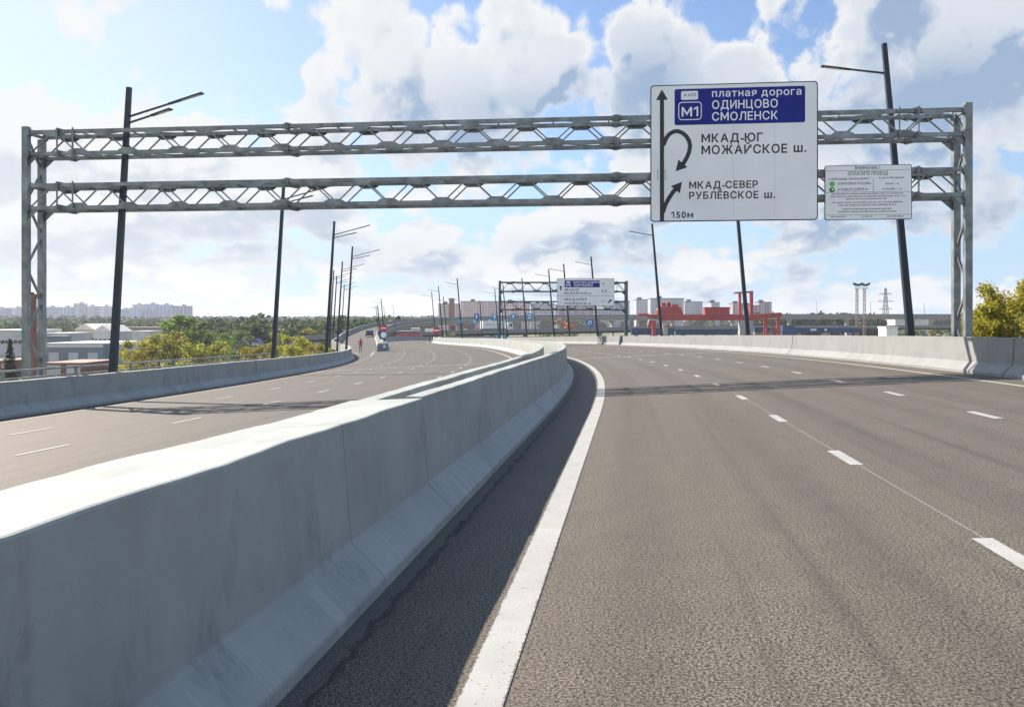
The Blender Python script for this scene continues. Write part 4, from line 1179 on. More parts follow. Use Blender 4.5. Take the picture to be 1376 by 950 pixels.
# brick chimneys
def chimney(px,py,d,w,label,m):
    p=at(px,py,d); gz=hills(p.x,d); root=thing('brick_chimney',(p.x,d,gz),label,'chimney')
    mb=MB(); mb.bar((p.x,d,gz),(p.x,d,p.z),w*1.15,w*1.15,w1=w,h1=w); mb.build('shaft',m,root)
    mb=MB(); mb.box(p.x-w*.62,p.x+w*.62,d-w*.62,d+w*.62,p.z-.9,p.z+.15); mb.build('cap',m,root)
    mb=MB(); mb.tube((p.x,d,p.z+.15),(p.x,d,p.z+.5),w*.3,w*.3,10); mb.build('flue',M['black'],root)
chimney(43.5,396,170,1.15,'tall slim red brick chimney between the two gantry legs',M['brick'])
chimney(607,401.5,700,4.4,'brown square chimney in front of the pinkish apartment block',M['brick'])
# near left industrial buildings
def hall(name,x0,x1,ytop,d,depth,wall,roofm,label,strip=None,windows=0,gable=0,doors=0):
    a=at(x0,ytop,d); b=at(x1,ytop,d); gz=GZ-.3; w=b.x-a.x; h=a.z-gz
    root=local_thing(name,((a.x+b.x)/2,d+depth/2,gz),0,label,'building')
    mb=MB(); mb.box(-w/2,w/2,-depth/2,depth/2,0,h); lpart(mb,'walls',wall,root)
    if gable:
        mb=MB(); mb.prism([(-w/2-.4,0),(w/2+.4,0),(0,gable)],(0,-depth/2-.4,h+.003),(1,0,0),(0,0,1),(0,1,0),depth+.8); lpart(mb,'roof',roofm,root)
    else:
        mb=MB(); mb.box(-w/2-.2,w/2+.2,-depth/2-.2,depth/2+.2,h+.003,h+.45); lpart(mb,'roof',roofm,root)
    for i in range(windows):
        xx=-w/2+w*(i+.5)/windows; f=MB(); f.box(xx-.85,xx+.85,-depth/2-.06,-depth/2-.003,h*.5,h*.5+1.7); wn=lpart(f,'window',M['white'],root)
        q=MB(); q.box(xx-.7,xx+.7,-depth/2-.09,-depth/2-.063,h*.5+.15,h*.5+1.55); g_=q.build('pane',M['glass']); g_.parent=wn
    for i in range(doors):
        xx=-w/2+w*(i+.5)/doors; f=MB(); f.box(xx-1.6,xx+1.6,-depth/2-.05,-depth/2-.003,0,3.6); lpart(f,'door',M['lightclad'],root)
    if strip:
        f=MB(); f.box(-w/2-.1,w/2+.1,-depth/2-.12,-depth/2-.003,h-strip,h); lpart(f,'fascia',M['roofwhite'],root)
    return root
hall('warehouse',59,138,463,255,30,M['greyclad'],M['lightclad'],'blue-grey metal warehouse with a pale fascia beyond the gantry leg',strip=.9,doors=3)
hall('warehouse',136,170,464,262,24,M['lightclad'],M['roofwhite'],'pale warehouse wing behind the leaning lamp post',windows=4)
hall('office_building',-40,30,445,300,26,M['lightclad'],M['roofwhite'],'long white office building at the gantry leg, with windows',windows=12)
hall('office_building',58,91,449,310,18,M['lightclad'],M['roofwhite'],'white flat-roofed block above the grey warehouse',windows=4,strip=.6)
hall('plant_room',63,88,453,303,4,M['greyclad'],M['greyclad'],'grey louvred box in front of the white flat-roofed block')
hall('gabled_house',101,127,443,345,22,M['tan'],M['roofwhite'],'tan house with a white gabled roof',windows=5,gable=2.6)
hall('gabled_house',126,150,446,340,18,M['lightclad'],M['roofwhite'],'pale house with a white roof beside the tan house',windows=4,gable=2.9)
hall('long_shed',150,232,441,420,26,M['greyclad'],M['rooftile'],'long dark grey shed behind the tallest tree',windows=9)
hall('long_shed',176,202,446,390,14,M['lightclad'],M['roofwhite'],'small pale shed in front of the long dark grey shed',doors=2)
hall('low_shed',-12,10,487,190,14,M['rooftile'],M['rooftile'],'rust-red low shed below the spruce')
hall('low_shed',59,112,490,185,16,M['brick'],M['rooftile'],'low red brick shed with rust roof under the warehouse',doors=2)
GK='blue-roofed sheds among the trees'
for i,(px,py,d,lab) in enumerate([(322,459,300,'blue-roofed shed behind the golden tree'),(343,457,310,'purple-blue shed between two trees left of the second lamp post'),(386,460,270,'blue shed right of the second lamp post'),(418,459,280,'blue shed close to the third lamp post'),(402,448,420,'small tan house in the trees')]):
    o=hall('garden_shed',px-5,px+5,py+3,d,6,M['lightclad'] if i<4 else M['tan'],M['bluetarp'] if i<4 else M['rooftile'],lab,windows=2,gable=1.4); o['category']='shed'; o['group']=GK
hall('red_house',533,562,447,235,12,M['pinkwall'],M['greyclad'],'dark red low building with a grey roof below the ramp',windows=5)
hall('kiosk',553,562,443,240,5,M['lightclad'],M['roofwhite'],'small white-roofed kiosk above the dark red building',windows=1)
hall('brown_hut',605,611,439,300,5,M['brick'],M['rooftile'],'narrow brown hut beneath the flyover')
hall('white_hut',1191,1206,441,230,5,M['white'],M['roofwhite'],'small white hut behind the sunlit barrier',windows=1,doors=1)
hall('pale_hall',1126,1150,430,620,24,M['lightclad'],M['roofwhite'],'pale long hall before the far wood left of the pylon',windows=8)
hall('pale_hall',1203,1248,430,600,24,M['roofwhite'],M['lightclad'],'white long hall right of the pylon',windows=9)

# ------------------------------------------------------------------ red launching crane, girders, masts
d=300; k=d/F
root=thing('launching_crane',(at(955,430,d).x,d,GZ),'long red bridge-launching crane with a machinery house and arch','crane')
def px(x): return at(x,430,d).x
def pz(y): return at(688,y,d).z
def cprism(P,m,name,par,y0=-1.2,th=2.4):
    mb=MB(); mb.prism([(px(a),pz(b)) for a,b in P],(0,d+y0,0),(1,0,0),(0,0,1),(0,1,0),th); return mb.build(name,m,par)
mg=cprism([(869,423),(1006,423),(1049,420),(1049,425),(1012,430.5),(888,430.5),(869,426)],M['crane'],'main_girder',root)
cprism([(857,421.5),(872,421.5),(872,425.5),(857,424.5)],M['crane'],'nose_tip',root,-.9,1.8)
mb=MB()
for e in (-1.23,1.23):
    mb.box(px(880),px(1010),d+e-.02,d+e+.02,pz(424.2),pz(423.6)); mb.box(px(886),px(1012),d+e-.02,d+e+.02,pz(430.2),pz(429.6))
    for x in range(892,1010,9): mb.box(px(x)-.06,px(x)+.06,d+e-.03,d+e+.03,pz(429.6),pz(424.2))
mb.build('girder_stiffeners',M['crane'],mg)
Txt=MB()
mh=cprism([(946,414),(979,414),(979,422.9),(946,422.9)],M['crane'],'machinery_house',root,-1.6,3.2)
mb=MB(); mb.box(px(945),px(980),d-1.9,d+1.9,pz(414)+.003,pz(412.8)); mb.build('house_roof',M['crane'],mh)
mb=MB(); 
for x in range(948,979,3): mb.box(px(x)-.07,px(x)+.07,d-1.66,d-1.6,pz(422),pz(414.5))
mb.build('house_ribs',M['crane'],mh)
wt=cprism([(882,417),(886,412.5),(914,412.5),(917,422.8),(882,422.8)],M['crane'],'winch_trolley',root,-1.5,3.0)
mb=MB()
for x0,x1,y0,y1 in ((889,894,407,412),(896,901,409,412.4),(903,911,409.5,412.4)): mb.box(px(x0),px(x1),d-.9,d+.9,pz(y1),pz(y0))
mb.tube((px(898),d-1,pz(408)),(px(898),d+1,pz(408)),.7,n=12)
mb.build('winch_drums',M['crane'],wt)
mb=MB()
for x in range(882,918,5): mb.box(px(x)-.04,px(x)+.04,d-1.56,d-1.5,pz(412.5),pz(408.8))
mb.box(px(882),px(917),d-1.56,d-1.5,pz(409),pz(408.6)); mb.build('handrail',M['crane'],wt)
for x0,x1,yt in ((992.5,995.5,394.5),(1007.5,1011.5,392)):
    cprism([(x0,yt),(x1,yt),(x1,423),(x0,423)],M['crane'],'arch_post',root,-.6,1.2)
cprism([(984,395),(988,392.6),(1011.5,391),(1011.5,393.5),(990,394.6)],M['crane'],'arch_beam',root,-.5,1.0)
for x0,x1 in ((876,881),(890,897)): cprism([(x0,430.6),(x1,430.6),(x1-1,470),(x0+1,470)],M['crane'] if x0<880 else M['deck'],'front_leg',root,-.8,1.6)
cprism([(872,430.6),(877,430.6),(873,441),(870,441)],M['crane'],'hook_frame',root,-.4,.8)
cprism([(893,438),(908,438),(908,439.6),(893,439.6)],M['crane'],'access_platform',root,-1,2)
for x0,x1 in ((993,1000),(1006,1011)): cprism([(x0,430.6),(x1,430.6),(x1,472),(x0,472)],M['deck'],'support_pier',root,-1.2,2.4)
mb=MB()
for xx in (1028.5,1046):
    for e in (-1.2,1.2): mb.bar((px(xx),d+e,GZ),(px(xx),d+e,pz(424)),.55,.55)
for a,b in ((430,446),(446,462)):
    for e in (-1.2,1.2):
        mb.bar((px(1028.5),d+e,pz(a)),(px(1046),d+e,pz(a)),.28); mb.bar((px(1028.5),d+e,pz(a)),(px(1046),d+e,pz(b)),.2)
for y in (450,453): mb.bar((px(1006),d-1.2,pz(y)),(px(1046),d-1.2,pz(y)),.2)
mb.build('rear_leg_frame',M['crane'],root)
c_=Board.__new__(Board)
def girder(x0,x1,y0,y1,dd,label,letters=True):
    a=at(x0,y0,dd); b=at(x1,y1,dd); root=thing('steel_girder',((a.x+b.x)/2,dd,b.z),label,'girder','blue steel bridge girders')
    mb=MB(); mb.box(a.x,b.x,dd-1,dd+1,b.z+.25,a.z-.25); mb.build('web',M['girderblue'],root)
    mb=MB(); mb.box(a.x-.1,b.x+.1,dd-1.4,dd+1.4,a.z-.247,a.z); mb.build('top_flange',M['girderblue'],root)
    mb=MB(); mb.box(a.x-.1,b.x+.1,dd-1.4,dd+1.4,b.z,b.z+.247); mb.build('bottom_flange',M['girderblue'],root)
    n=int((b.x-a.x)/3)
    mb=MB()
    for i in range(n+1):
        x=a.x+.1+(b.x-a.x-.2)*i/n; mb.box(x-.05,x+.05,dd-1.3,dd-1.003,b.z+.25,a.z-.25)
    mb.build('stiffeners',M['girderblue'],root)
    for f in (.12,.5,.88):
        x=a.x+(b.x-a.x)*f; mb=MB(); mb.box(x-.7,x+.7,dd-.8,dd+.8,GZ-.3,b.z-.003); mb.build('trestle',M['deck'],root)
    return root
girder(848,905,441,450,318,'dark blue girder behind the front leg of the crane')
girder(908,990,442.5,450,316,'long dark blue girder lying under the middle of the red crane')
girder(1013,1032,440,446,312,'short light-weight blue girder inside the rear crane frame')
gr=girder(1062,1152,440.5,447,330,'dark blue girder with white lettering plates to the right of the crane')
a=at(1089,444,330)
for xx,w in ((1089,8),(1108,3)):
    a=at(xx,442,328.6); mb=MB(); mb.box(a.x,a.x+w*.31,328.62,328.69,a.z-.75,a.z); mb.build('lettering_plate',M['white'],gr)
mb=MB(); a=at(1050,437,330); mb.box(a.x,a.x+5,328.5,331.5,GZ,a.z); mb.build('end_frame',M['girderblue'],gr)
def mast(px_,py,d,label):
    p=at(px_,py,d); root=thing('floodlight_mast',(p.x,d,GZ),label,'light mast','pair of floodlight masts')
    mb=MB(); w0,w1=.55,.36; zt=p.z-1.0
    L_=[]
    for sx,sy in ((-1,-1),(1,-1),(1,1),(-1,1)):
        a=Vector((p.x+sx*w0,d+sy*w0,GZ)); b=Vector((p.x+sx*w1,d+sy*w1,zt)); mb.bar(a,b,.13); L_.append((a,b))
    n=14
    for i in range(n):
        for j in range(4):
            a,b=L_[j]; c,e=L_[(j+1)%4]; mb.bar(a.lerp(b,i/n),c.lerp(e,(i+1)/n),.08); mb.bar(a.lerp(b,i/n),c.lerp(e,i/n),.07)
    mb.build('lattice_shaft',M['rustmast'],root)
    mb=MB(); mb.box(p.x-1.0,p.x+1.0,d-1.0,d+1.0,zt,zt+.15)
    for s_ in (-1.0,1.0): mb.bar((p.x+s_,d-1.0,zt+1.1),(p.x+s_,d+1.0,zt+1.1),.06)
    mb.build('platform',M['galv_d'],root)
    for xx in (-1.5,-.6,.6,1.5):
        mb=MB(); c=Vector((p.x+xx,d-1,zt+1.5+abs(xx)*.35)); mb.bar((p.x+xx*.6,d-1,zt),c,.12); mb.obox(c,(1,0,.3*xx/abs(xx)),(0,.8,.6),(0,-.6,.8),.5,.25,.45); mb.build('floodlight',M['black'],root)
M['rustmast']=mat('mast_steel',(.22,.17,.16),.7,.2,var=.2,vscale=.5)
mast(1151.5,385,345,'lattice floodlight mast, the one nearer the red crane')
mast(1161.5,385,352,'lattice floodlight mast, the one nearer the pylon')
p=at(1190,387,720); root=thing('electricity_pylon',(p.x,720,GZ),'grey lattice electricity pylon standing behind the hut','pylon')
mb=MB(); L_=[]
for sx,sy in ((-1,-1),(1,-1),(1,1),(-1,1)):
    a=Vector((p.x+sx*3,720+sy*3,GZ)); b=Vector((p.x+sx*.5,720+sy*.5,p.z)); mb.bar(a,b,.32); L_.append((a,b))
for i in range(12):
    for j in range(4):
        a,b=L_[j]; c,e=L_[(j+1)%4]; mb.bar(a.lerp(b,i/12),c.lerp(e,(i+1)/12),.16); mb.bar(c.lerp(e,i/12),a.lerp(b,(i+1)/12),.16)
mb.build('lattice_tower',M['galv_d'],root)
for yy,w in ((395,5.5),(405,7),(415,6)):
    z=at(1190,yy,720).z; mb=MB(); mb.bar((p.x-w,720,z),(p.x+w,720,z),.35); mb.bar((p.x-w,720,z),(p.x,720,z+1.8),.2); mb.bar((p.x+w,720,z),(p.x,720,z+1.8),.2)
    for s_ in (-w,-w*.6,w*.6,w): mb.bar((p.x+s_,720,z),(p.x+s_,720,z-1.5),.15)
    mb.build('crossarm',M['galv_d'],root)

# ------------------------------------------------------------------ small signs, vehicles, people
def disc_sign(px_,py,d,rad,zroad,label,kind):
    p=at(px_,py,d); root=thing('round_sign',(p.x,d,zroad),label,'road sign')
    mb=MB(); mb.tube((p.x,d+.06,zroad),(p.x,d+.06,p.z+rad),.045,n=8); mb.build('sign_post',M['galv_d'],root)
    mb=MB(); mb.tube((p.x,d-.02,p.z),(p.x,d+.01,p.z),rad,n=28); pl=mb.build('sign_plate',M['red'] if kind!='white' else M['bluesign'],root)
    mb=MB()
    if kind=='noentry': mb.box(p.x-rad*.72,p.x+rad*.72,d-.028,d-.023,p.z-rad*.2,p.z+rad*.2)
    else: mb.tube((p.x,d-.028,p.z),(p.x,d-.023,p.z),rad*.8,n=28)
    mb.build('sign_symbol',M['signwhite'],pl)
zn=-2.5
disc_sign(515.5,441,106.4,.50,zn,'red no-entry disc above the crash cushion','noentry')
disc_sign(515.5,450,106.0,.47,zn,'white disc with a blue rim below the no-entry disc','white')
disc_sign(587,444,165,.72,-3.0,'second red no-entry disc, at the tip of the far barrier','noentry')
def square_sign(px_,py,d,w,h,zb,m,label,group,mark=True,name='direction_sign',post=M['galv_d'],word=None):
    p=at(px_,py,d); root=thing(name,(p.x,d,zb),label,'road sign',group)
    mb=MB(); mb.bar((p.x,d+.12,zb),(p.x,d+.12,p.z+h*.4),.16,.12); mb.build('sign_post',post,root)
    mb=MB(); mb.prism(rrect(w,h,.08*h,x=-w/2,y=-h/2),(p.x,d,p.z),(1,0,0),(0,0,1),(0,-1,0),.05); pl=mb.build('sign_plate',m,root)
    if mark:
        mb=MB(); o_=(p.x,d-.051,p.z)
        if mark=='hook':
            P=ribbon(arc((0,.12*h),.2*h,-80,200)+[(-.19*h,-.3*h)],.1*h)
        elif mark=='arrow':
            P=ribbon([(-.05*w,-.32*h),(-.05*w,.1*h)],.12*w)+[head((-.05*w,.38*h),90,.28*h,.4*w)]
        else:
            P=[[(-.3*w,-.08*h+q),(.25*w,-.08*h+q),(.25*w,.08*h+q),(-.3*w,.08*h+q)] for q in (-.22*h,.2*h)]
        for q in P: mb.prism(q,o_,(1,0,0),(0,0,1),(0,-1,0),.004)
        mb.build('sign_symbol',M['signtext'],pl)
    return root
GS='blue direction signs along the far road'
for px_,py,w,h,m,lab,mk_ in ((619.5,432,2.0,1.7,'cyan','small turquoise sign at the left end of the far sign row','bars'),(640.5,426,2.0,2.6,'bluesign','upright blue sign above the trees','arrow'),(638,431.8,2.0,1.7,'cyan','turquoise sign under the upright blue sign','bars'),
   (665,426,1.9,2.2,'cyan','blue-green sign left of the small gantry leg','arrow'),(658,432,2.4,2,'bluesign','wide blue sign above the white lorry','bars'),(680,432,1.9,2,'cyan','turquoise sign above the lorry cab','bars'),(690,425.5,2.2,2.2,'cyan','blue-green sign seen through the small gantry','arrow'),(712,425.5,2.4,2.4,'cyan','larger blue-green sign with a sloping stripe','bars')):
    square_sign(px_,py,305,w,h,-3.4,M[m],lab,GS,mk_)
square_sign(793,434.5,240,2.1,2.2,-3.4,M['bluesign'],'square blue sign with a white hook mark under the small gantry',None,'hook')
square_sign(577,443.5,166,1.9,.7,-3.0,M['signwhite'],'small white plate beside the second no-entry disc',None,None)
for px_,lab in ((667.5,'small blue arrow sign on a red post, just left of the small gantry'),(678.5,'small blue arrow sign on a red post, just right of the small gantry')):
    square_sign(px_,452.5,110,.55,.55,-2.4,M['cyan'],lab,'small arrow signs by the small gantry','arrow','arrow_sign',M['red'])
square_sign(805,414.5,420,6.2,2.6,-12,M['signwhite'],'blank white hoarding below the small gantry sign',None,None,'hoarding')
# crash cushion at the nose
c=at(514.5,462,105); zc=zr(c.x,105)
root=thing('crash_cushion',(c.x,105,zc),'blue-grey crash cushion at the nose where the ramp splits off','crash cushion')
mb=MB(); mb.prism([(-.7,0),(.7,0),(.62,1.0),(-.62,1.0)],(c.x,104.4,zc),(1,0,0),(0,0,1),(0,1,0),1.2); b_=mb.build('cushion_block',M['greyclad'],root,bevel=.08)
mb=MB(); mb.prism([(-.3,0),(.3,0),(0,.28)],(c.x+.3,104.6,zc+1.003),(1,0,0),(0,0,1),(0,1,0),.8); mb.build('white_cap',M['white'],root)
mb=MB(); mb.obox((c.x+.3,104.36,zc+.62),(1,0,0),(0,1,0),(0,0,1),.16,.02,.16); mb.build('reflector',M['signwhite'],b_)
# vehicles
def car(x,y,z,rz,body,label):
    root=local_thing('parked_car',(x,y,z),rz,label,'car')
    P=[(-2.2,.32),(2.15,.32),(2.2,.62),(2.1,.82),(1.15,.95),(.55,1.42),(-1.1,1.46),(-1.75,1.0),(-2.2,.92)]
    mb=MB(); mb.prism(P,(0,.85,0),(1,0,0),(0,0,1),(0,-1,0),1.7); lpart(mb,'body',body,root,bevel=.09)
    for nm,Q in (('side_window',[(.95,.97),(.48,1.36),(-1.0,1.39),(-1.5,1.0)]),):
        for e in (-1,1):
            mb=MB(); mb.prism(Q,(0,e*.852,0),(1,0,0),(0,0,1),(0,e,0),.012); lpart(mb,nm,M['glass'],root)
    mb=MB(); mb.quad((1.17,-.72,.975),(1.17,.72,.975),(.60,.66,1.395),(.60,-.66,1.395)); o=lpart(mb,'windscreen',M['glass'],root); o.location=(.02,0,.012)
    mb=MB(); mb.quad((-1.76,-.72,1.03),(-1.76,.72,1.03),(-1.16,.66,1.42),(-1.16,-.66,1.42)); o=lpart(mb,'rear_window',M['glass'],root); o.location=(-.02,0,.012)
    for sx in (-1.35,1.35):
        for sy in (-1,1):
            mb=MB(); mb.tube((sx,sy*.70,.33),(sx,sy*.88,.33),.33,n=20); w_=lpart(mb,'wheel',M['black'],root)
            mb=MB(); mb.tube((sx,sy*.875,.33),(sx,sy*.895,.33),.2,n=16); o=mb.build('rim',M['galv']); o.parent=w_
    for sy in (-1,1):
        mb=MB(); mb.box(2.12,2.21,sy*.62-.17,sy*.62+.17,.62,.76); lpart(mb,'headlight',M['signwhite'],root)
        mb=MB(); mb.box(-2.22,-2.16,sy*.66-.12,sy*.66+.12,.72,.88); lpart(mb,'tail_light',M['red'],root)
    return root
M['carblack']=mat('car_black',(.012,.012,.014),.2)
q=min(rr,key=lambda p:abs(p[2]-186)); car(q[1]-1.3,q[2],q[5]+.0,math.pi/2+.2,M['carblack'],'small black car parked on the ramp against its inner barrier')
def lorry(x,y,z,rz,label):
    root=local_thing('lorry',(x,y,z),rz,label,'lorry')
    mb=MB(); mb.box(-6.0,3.1,-1.25,1.25,1.15,4.0); t=lpart(mb,'trailer',M['white'],root,bevel=.05)
    mb=MB(); mb.box(-6.0,6.2,-.5,.5,.8,1.147); lpart(mb,'chassis',M['black'],root)
    mb=MB(); mb.prism([(4.0,.7),(6.3,.7),(6.3,2.0),(6.0,3.4),(4.0,3.6)],(0,1.2,0),(1,0,0),(0,0,1),(0,-1,0),2.4); cb=lpart(mb,'cab',M['white'],root,bevel=.08)
    for e in (-1,1):
        mb=MB(); mb.prism([(4.9,2.0),(6.05,2.0),(5.85,3.0),(4.9,3.0)],(0,e*1.203,0),(1,0,0),(0,0,1),(0,e,0),.012); o=mb.build('window',M['glass']); o.parent=cb
    mb=MB(); mb.quad((6.33,-1.05,2.05),(6.33,1.05,2.05),(6.06,1.05,3.25),(6.06,-1.05,3.25)); o=mb.build('windscreen',M['glass']); o.parent=cb
    for sx in (-5.2,-4.0,-2.8,3.3,5.4):
        for sy in (-1,1):
            mb=MB(); mb.tube((sx,sy*.85,.5),(sx,sy*1.22,.5),.5,n=18); lpart(mb,'wheel',M['black'],root)
    mb=MB()
    for k in range(5): mb.box(-4.6+k*1.3,-3.8+k*1.3,-1.262,-1.253,2.4,3.0)
    o=mb.build('side_marking',M['lightclad']); o.parent=t
    return root
q=on_link(-5.6); lorry(q[1],q[2]-.6,q[5]+.003,math.atan2(q[3],-q[4])*0+math.atan2(-q[4]*0+.49,1.0),'white articulated lorry seen behind the small gantry leg')
q=on_link(20.5)
root=local_thing('excavator',(q[1],q[2],q[5]+.003),.4,'orange excavator with its arm reaching left under the small gantry','excavator')
for e in (-1,1):
    mb=MB(); mb.prism([(-1.7,.1),(1.7,.1),(2.0,.45),(1.7,.85),(-1.7,.85),(-2.0,.45)],(0,e*1.2-.3,0),(1,0,0),(0,0,1),(0,1,0),.6); lpart(mb,'track',M['black'],root)
mb=MB(); mb.box(-1.4,2.1,-1.3,1.3,.95,2.0); lpart(mb,'house',M['orange'],root,bevel=.08)
mb=MB(); mb.box(-1.4,.1,-1.3,-.2,2.003,3.0); cb=lpart(mb,'cab',M['orange'],root,bevel=.06)
mb=MB(); mb.box(-1.42,-.2,-1.32,-1.303,2.2,2.85); o=mb.build('window',M['glass']); o.parent=cb
mb=MB(); mb.bar((-1.2,.2,1.8),(-3.8,.2,4.2),.5,.6); lpart(mb,'boom',M['orange'],root)
mb=MB(); mb.bar((-3.8,.2,4.2),(-6.2,.2,3.0),.35,.45); lpart(mb,'stick',M['orange'],root)
mb=MB(); mb.prism([(-6.6,3.1),(-5.9,3.0),(-5.8,2.2),(-6.7,2.0)],(0,-.2,0),(1,0,0),(0,0,1),(0,1,0),.8); lpart(mb,'bucket',M['black'],root)

# person walking up the ramp
def person(x,y,z,rz,label):
    root=local_thing('person',(x,y,z),rz,label,'person')
    J=[(0,0,.95),(0,0,1.12),(0,.01,1.32),(0,.0,1.47),(0,.02,1.54),(0,.03,1.66),(0,.03,1.74),          # 0 pelvis..6 head top
       (.1,0,.90),(.11,.10,.50),(.11,.02,.09),(.11,.15,.04), (-.1,0,.90),(-.11,-.08,.50),(-.11,-.28,.12),(-.11,-.16,.05),
       (.19,0,1.42),(.25,-.08,1.15),(.24,.04,.92),(.235,.08,.84),(-.19,0,1.42),(-.25,.06,1.15),(-.24,.2,.95),(-.235,.25,.88)]
    E=[(0,1),(1,2),(2,3),(3,4),(4,5),(5,6),(0,7),(7,8),(8,9),(9,10),(0,11),(11,12),(12,13),(13,14),(3,15),(15,16),(16,17),(17,18),(3,19),(19,20),(20,21),(21,22)]
    rad=[.15,.14,.17,.12,.055,.10,.085,.095,.065,.045,.04,.095,.065,.045,.04,.07,.05,.04,.035,.07,.05,.04,.035]
    me=bpy.data.meshes.new('body'); me.from_pydata(J,E,[]); ob=bpy.data.objects.new('body',me); COL.objects.link(ob)
    ob.modifiers.new('skin','SKIN'); ob.modifiers.new('sub','SUBSURF').levels=1
    for i,sv in enumerate(me.skin_vertices[0].data): sv.radius=(rad[i],rad[i]*.85); sv.use_root=(i==0)
    dg=bpy.context.evaluated_depsgraph_get(); m2=bpy.data.meshes.new_from_object(ob.evaluated_get(dg)); bpy.data.objects.remove(ob)
    m2.name='body'
    for mm in (mat('skin_tone',(.45,.27,.19),.6),mat('red_jacket',(.42,.05,.03),.8,var=.15,vscale=6),mat('dark_trousers',(.03,.03,.04),.8)): m2.materials.append(mm)
    for p in m2.polygons:
        c=p.center; p.use_smooth=True
        p.material_index= 0 if c.z>1.5 or (abs(c.x)>.19 and c.z<.93) else (1 if c.z>.86 else 2)
    o=bpy.data.objects.new('body',m2); COL.objects.link(o); o.parent=root
    mb=MB(); mb.sphere((0,.0,1.70),.108,12,8,.9); lpart(mb,'hair',mat('dark_hair',(.03,.02,.015),.7),root)
    for sx in (.11,-.11):
        mb=MB(); yy=.09 if sx>0 else -.22; zz=.03 if sx>0 else .05; mb.obox((sx,yy,zz),(1,0,0),(0,1,.0),(0,0,1),.05,.14,.04); lpart(mb,'shoe',M['black'],root,bevel=.02)
    return root
p=at(484.5,472,106); person(p.x,106,zr(p.x,106)+.0,.2,'person in a red jacket and dark trousers walking up the slip ramp')

# ------------------------------------------------------------------ haze
mb=MB(); mb.box(-3450,3450,-3450,3450,-14.5,75)
hz=mb.build('haze',None if False else M['white']); hm=bpy.data.materials.new('air'); hm.use_nodes=True; N,L=nt(hm)
N.remove(N['Principled BSDF']); v=N.new('ShaderNodeVolumePrincipled'); v.inputs['Color'].default_value=(.80,.88,1,1); v.inputs['Density'].default_value=.00015; v.inputs['Anisotropy'].default_value=.2
L.new(v.outputs[0],N['Material Output'].inputs['Volume']); hz.data.materials.clear(); hz.data.materials.append(hm)
tag(hz,kind='stuff')

# ------------------------------------------------------------------ sun, sky, camera
SUN=Vector((-.94,.80,1.0)).normalized()
el=math.asin(SUN.z); az=math.atan2(SUN.x,SUN.y)          # az measured from +Y towards +X
sd=bpy.data.lights.new('sun','SUN'); sd.energy=5.0; sd.angle=R(.5); sd.color=(1,.875,.745)
so=bpy.data.objects.new('sun',sd); COL.objects.link(so); so.rotation_euler=(-SUN).to_track_quat('-Z','Y').to_euler()
SKYLOBES=((650,70,170,110,.10),(880,60,90,60,.08),(1190,60,230,90,.10),(940,5,50,30,-.14),(240,50,240,70,-.15),(90,220,230,80,.10),(420,220,200,70,.07),(1340,240,70,60,-.08),(820,230,140,60,.03),(1000,340,420,70,.04),(300,350,320,50,.05))
GREYLOBES=((700,155,170,42,.55),(870,115,70,55,.6),(1240,140,170,55,.85),(1330,250,70,40,.6),(1120,300,150,30,.35),(640,205,120,22,.25),(400,335,200,22,.25),(800,330,160,20,.3),(1000,400,260,14,.3))
CLW=(4.6,4.6,4.6); CLS=(1.7,2.3,3.2); SKT=(.72,.76,.84); VEIL=(2.5,3.6,4.75); T0,T1=.497,.580; SEED=6.4
w=bpy.data.worlds.new('World'); sc.world=w; w.use_nodes=True; N,L=w.node_tree.nodes,w.node_tree.links
bg=N['Background']; bg.inputs[1].default_value=.088
sk=N.new('ShaderNodeTexSky'); sk.sky_type='NISHITA'; sk.sun_disc=False; sk.sun_elevation=el; sk.sun_rotation=az; sk.dust_density=.6; sk.air_density=1.0; sk.ozone_density=1.6
tc=N.new('ShaderNodeTexCoord'); sp=N.new('ShaderNodeSeparateXYZ'); dirv=tc.outputs['Generated']; L.new(dirv,sp.inputs[0])
azn=math_node(N,L,'ARCTAN2',sp.outputs[0],sp.outputs[1]); eln=math_node(N,L,'ARCSINE',sp.outputs[2])
def dens(da,de,full=True):
    el_=math_node(N,L,'ADD',math_node(N,L,'MAXIMUM',math_node(N,L,'ADD',eln,de),0.0),.15)
    c=N.new('ShaderNodeCombineXYZ')
    L.new(math_node(N,L,'MULTIPLY',math_node(N,L,'ADD',azn,da),4.3),c.inputs[0]); L.new(math_node(N,L,'MULTIPLY',math_node(N,L,'LOGARITHM',el_,math.e),1.75),c.inputs[1]); c.inputs[2].default_value=SEED
    c=c.outputs[0]
    nz=N.new('ShaderNodeTexNoise'); nz.inputs['Scale'].default_value=1.7; nz.inputs['Detail'].default_value=8 if full else 4; nz.inputs['Roughness'].default_value=.56; L.new(c,nz.inputs['Vector'])
    wob=N.new('ShaderNodeVectorMath'); wob.operation='MULTIPLY_ADD'; wob.inputs[1].default_value=(.30,.30,.30); L.new(nz.outputs['Color'],wob.inputs[0]); L.new(c,wob.inputs[2])
    t=math_node(N,L,'MULTIPLY',nz.outputs['Fac'],1.0)
    for s_,wgt in ((3.2,.20),)+(((9.0,.10),) if full else ()):
        v=N.new('ShaderNodeTexVoronoi'); v.voronoi_dimensions='2D'; v.inputs['Scale'].default_value=s_
        L.new(wob.outputs[0],v.inputs['Vector'])
        d=v.outputs['Distance']
        t=math_node(N,L,'ADD',t,math_node(N,L,'MULTIPLY',math_node(N,L,'SUBTRACT',.45,math_node(N,L,'MULTIPLY',d,d)),wgt))
    return t
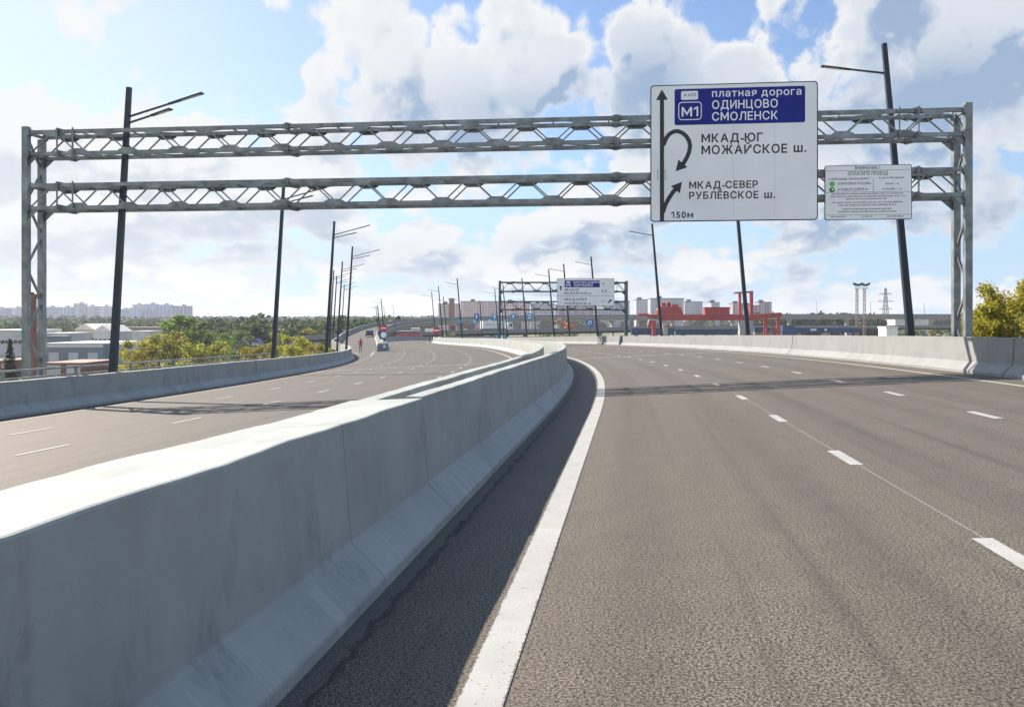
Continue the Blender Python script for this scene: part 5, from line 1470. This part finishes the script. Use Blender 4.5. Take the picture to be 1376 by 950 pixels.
# where cloud banks stand in the sky: soft lobes in azimuth / elevation
def lobe(a,e,wa,we):
    da=math_node(N,L,'DIVIDE',math_node(N,L,'SUBTRACT',azn,a),wa); de=math_node(N,L,'DIVIDE',math_node(N,L,'SUBTRACT',eln,e),we)
    r=math_node(N,L,'ADD',math_node(N,L,'MULTIPLY',da,da),math_node(N,L,'MULTIPLY',de,de))
    return math_node(N,L,'EXPONENT',math_node(N,L,'MULTIPLY',r,-1.0))
def azel(x,y): 
    q=Vector((x-CX,F,HY-y)).normalized(); return math.atan2(q.x,q.y),math.asin(q.z)
bias=None
for (x,y,wx,wy,s_) in SKYLOBES:
    a,e=azel(x,y); t=math_node(N,L,'MULTIPLY',lobe(a,e,wx/F,wy/F),s_); bias=t if bias is None else math_node(N,L,'ADD',bias,t)
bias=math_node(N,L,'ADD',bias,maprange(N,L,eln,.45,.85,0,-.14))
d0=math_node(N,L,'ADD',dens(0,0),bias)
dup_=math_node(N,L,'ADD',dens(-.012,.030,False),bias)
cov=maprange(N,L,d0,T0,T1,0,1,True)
thick=maprange(N,L,d0,T0,T0+.20,0,1,True)
under=maprange(N,L,math_node(N,L,'ADD',math_node(N,L,'SUBTRACT',dup_,d0),maprange(N,L,eln,.06,.26,.075,0)),-.05,.10,0,1,True)   # more cloud above: a shaded base
sunside=maprange(N,L,azn,-.62,.35,0,1,True)
base=math_node(N,L,'MULTIPLY_ADD',sunside,.62,.38)
shade=math_node(N,L,'MULTIPLY',math_node(N,L,'MULTIPLY',under,math_node(N,L,'MULTIPLY_ADD',thick,.85,.15)),base)
high=maprange(N,L,eln,.10,.30,0,1,True)
deep=math_node(N,L,'MULTIPLY',math_node(N,L,'MULTIPLY',high,sunside),maprange(N,L,thick,.35,1,0,.30))
for (x,y,wx,wy,s_) in GREYLOBES:
    a,e_=azel(x,y); deep=math_node(N,L,'ADD',deep,math_node(N,L,'MULTIPLY',lobe(a,e_,wx/F,wy/F),math_node(N,L,'MULTIPLY',s_,maprange(N,L,d0,T0+.01,T0+.16,.25,1))))
shade=math_node(N,L,'ADD',shade,deep,clamp=True)
ccol=mix(N,L,shade,CLW,CLS)
veil=maprange(N,L,eln,.03,.24,.85,0.0,True)
skyc=mix(N,L,1.0,sk.outputs[0],SKT,'MULTIPLY')
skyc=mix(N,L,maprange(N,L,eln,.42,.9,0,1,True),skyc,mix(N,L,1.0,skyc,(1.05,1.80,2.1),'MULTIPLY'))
skyv=mix(N,L,veil,skyc,VEIL)
skyv=mix(N,L,maprange(N,L,azn,-.75,.05,.66,0,True),skyv,(4.05,4.5,4.9))
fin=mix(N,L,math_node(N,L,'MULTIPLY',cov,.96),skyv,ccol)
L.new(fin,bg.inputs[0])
cam=bpy.data.cameras.new('camera'); co=bpy.data.objects.new('camera',cam); COL.objects.link(co); sc.camera=co
co.location=(0,0,HC); co.rotation_euler=(R(90),0,0); cam.sensor_width=36; cam.lens=36*F/1376; cam.shift_y=(HY-475)/1376; cam.clip_end=20000; cam.clip_start=.05
vs=sc.view_settings; vs.view_transform='Standard'; vs.look='None'; vs.gamma=1; vs.use_curve_mapping=False; vs.exposure=1.2
sc.cycles.max_bounces=6; sc.cycles.transparent_max_bounces=8; sc.cycles.volume_bounces=0; sc.cycles.use_denoising=True
for o in bpy.data.objects:
    if '_local' in o: del o['_local']
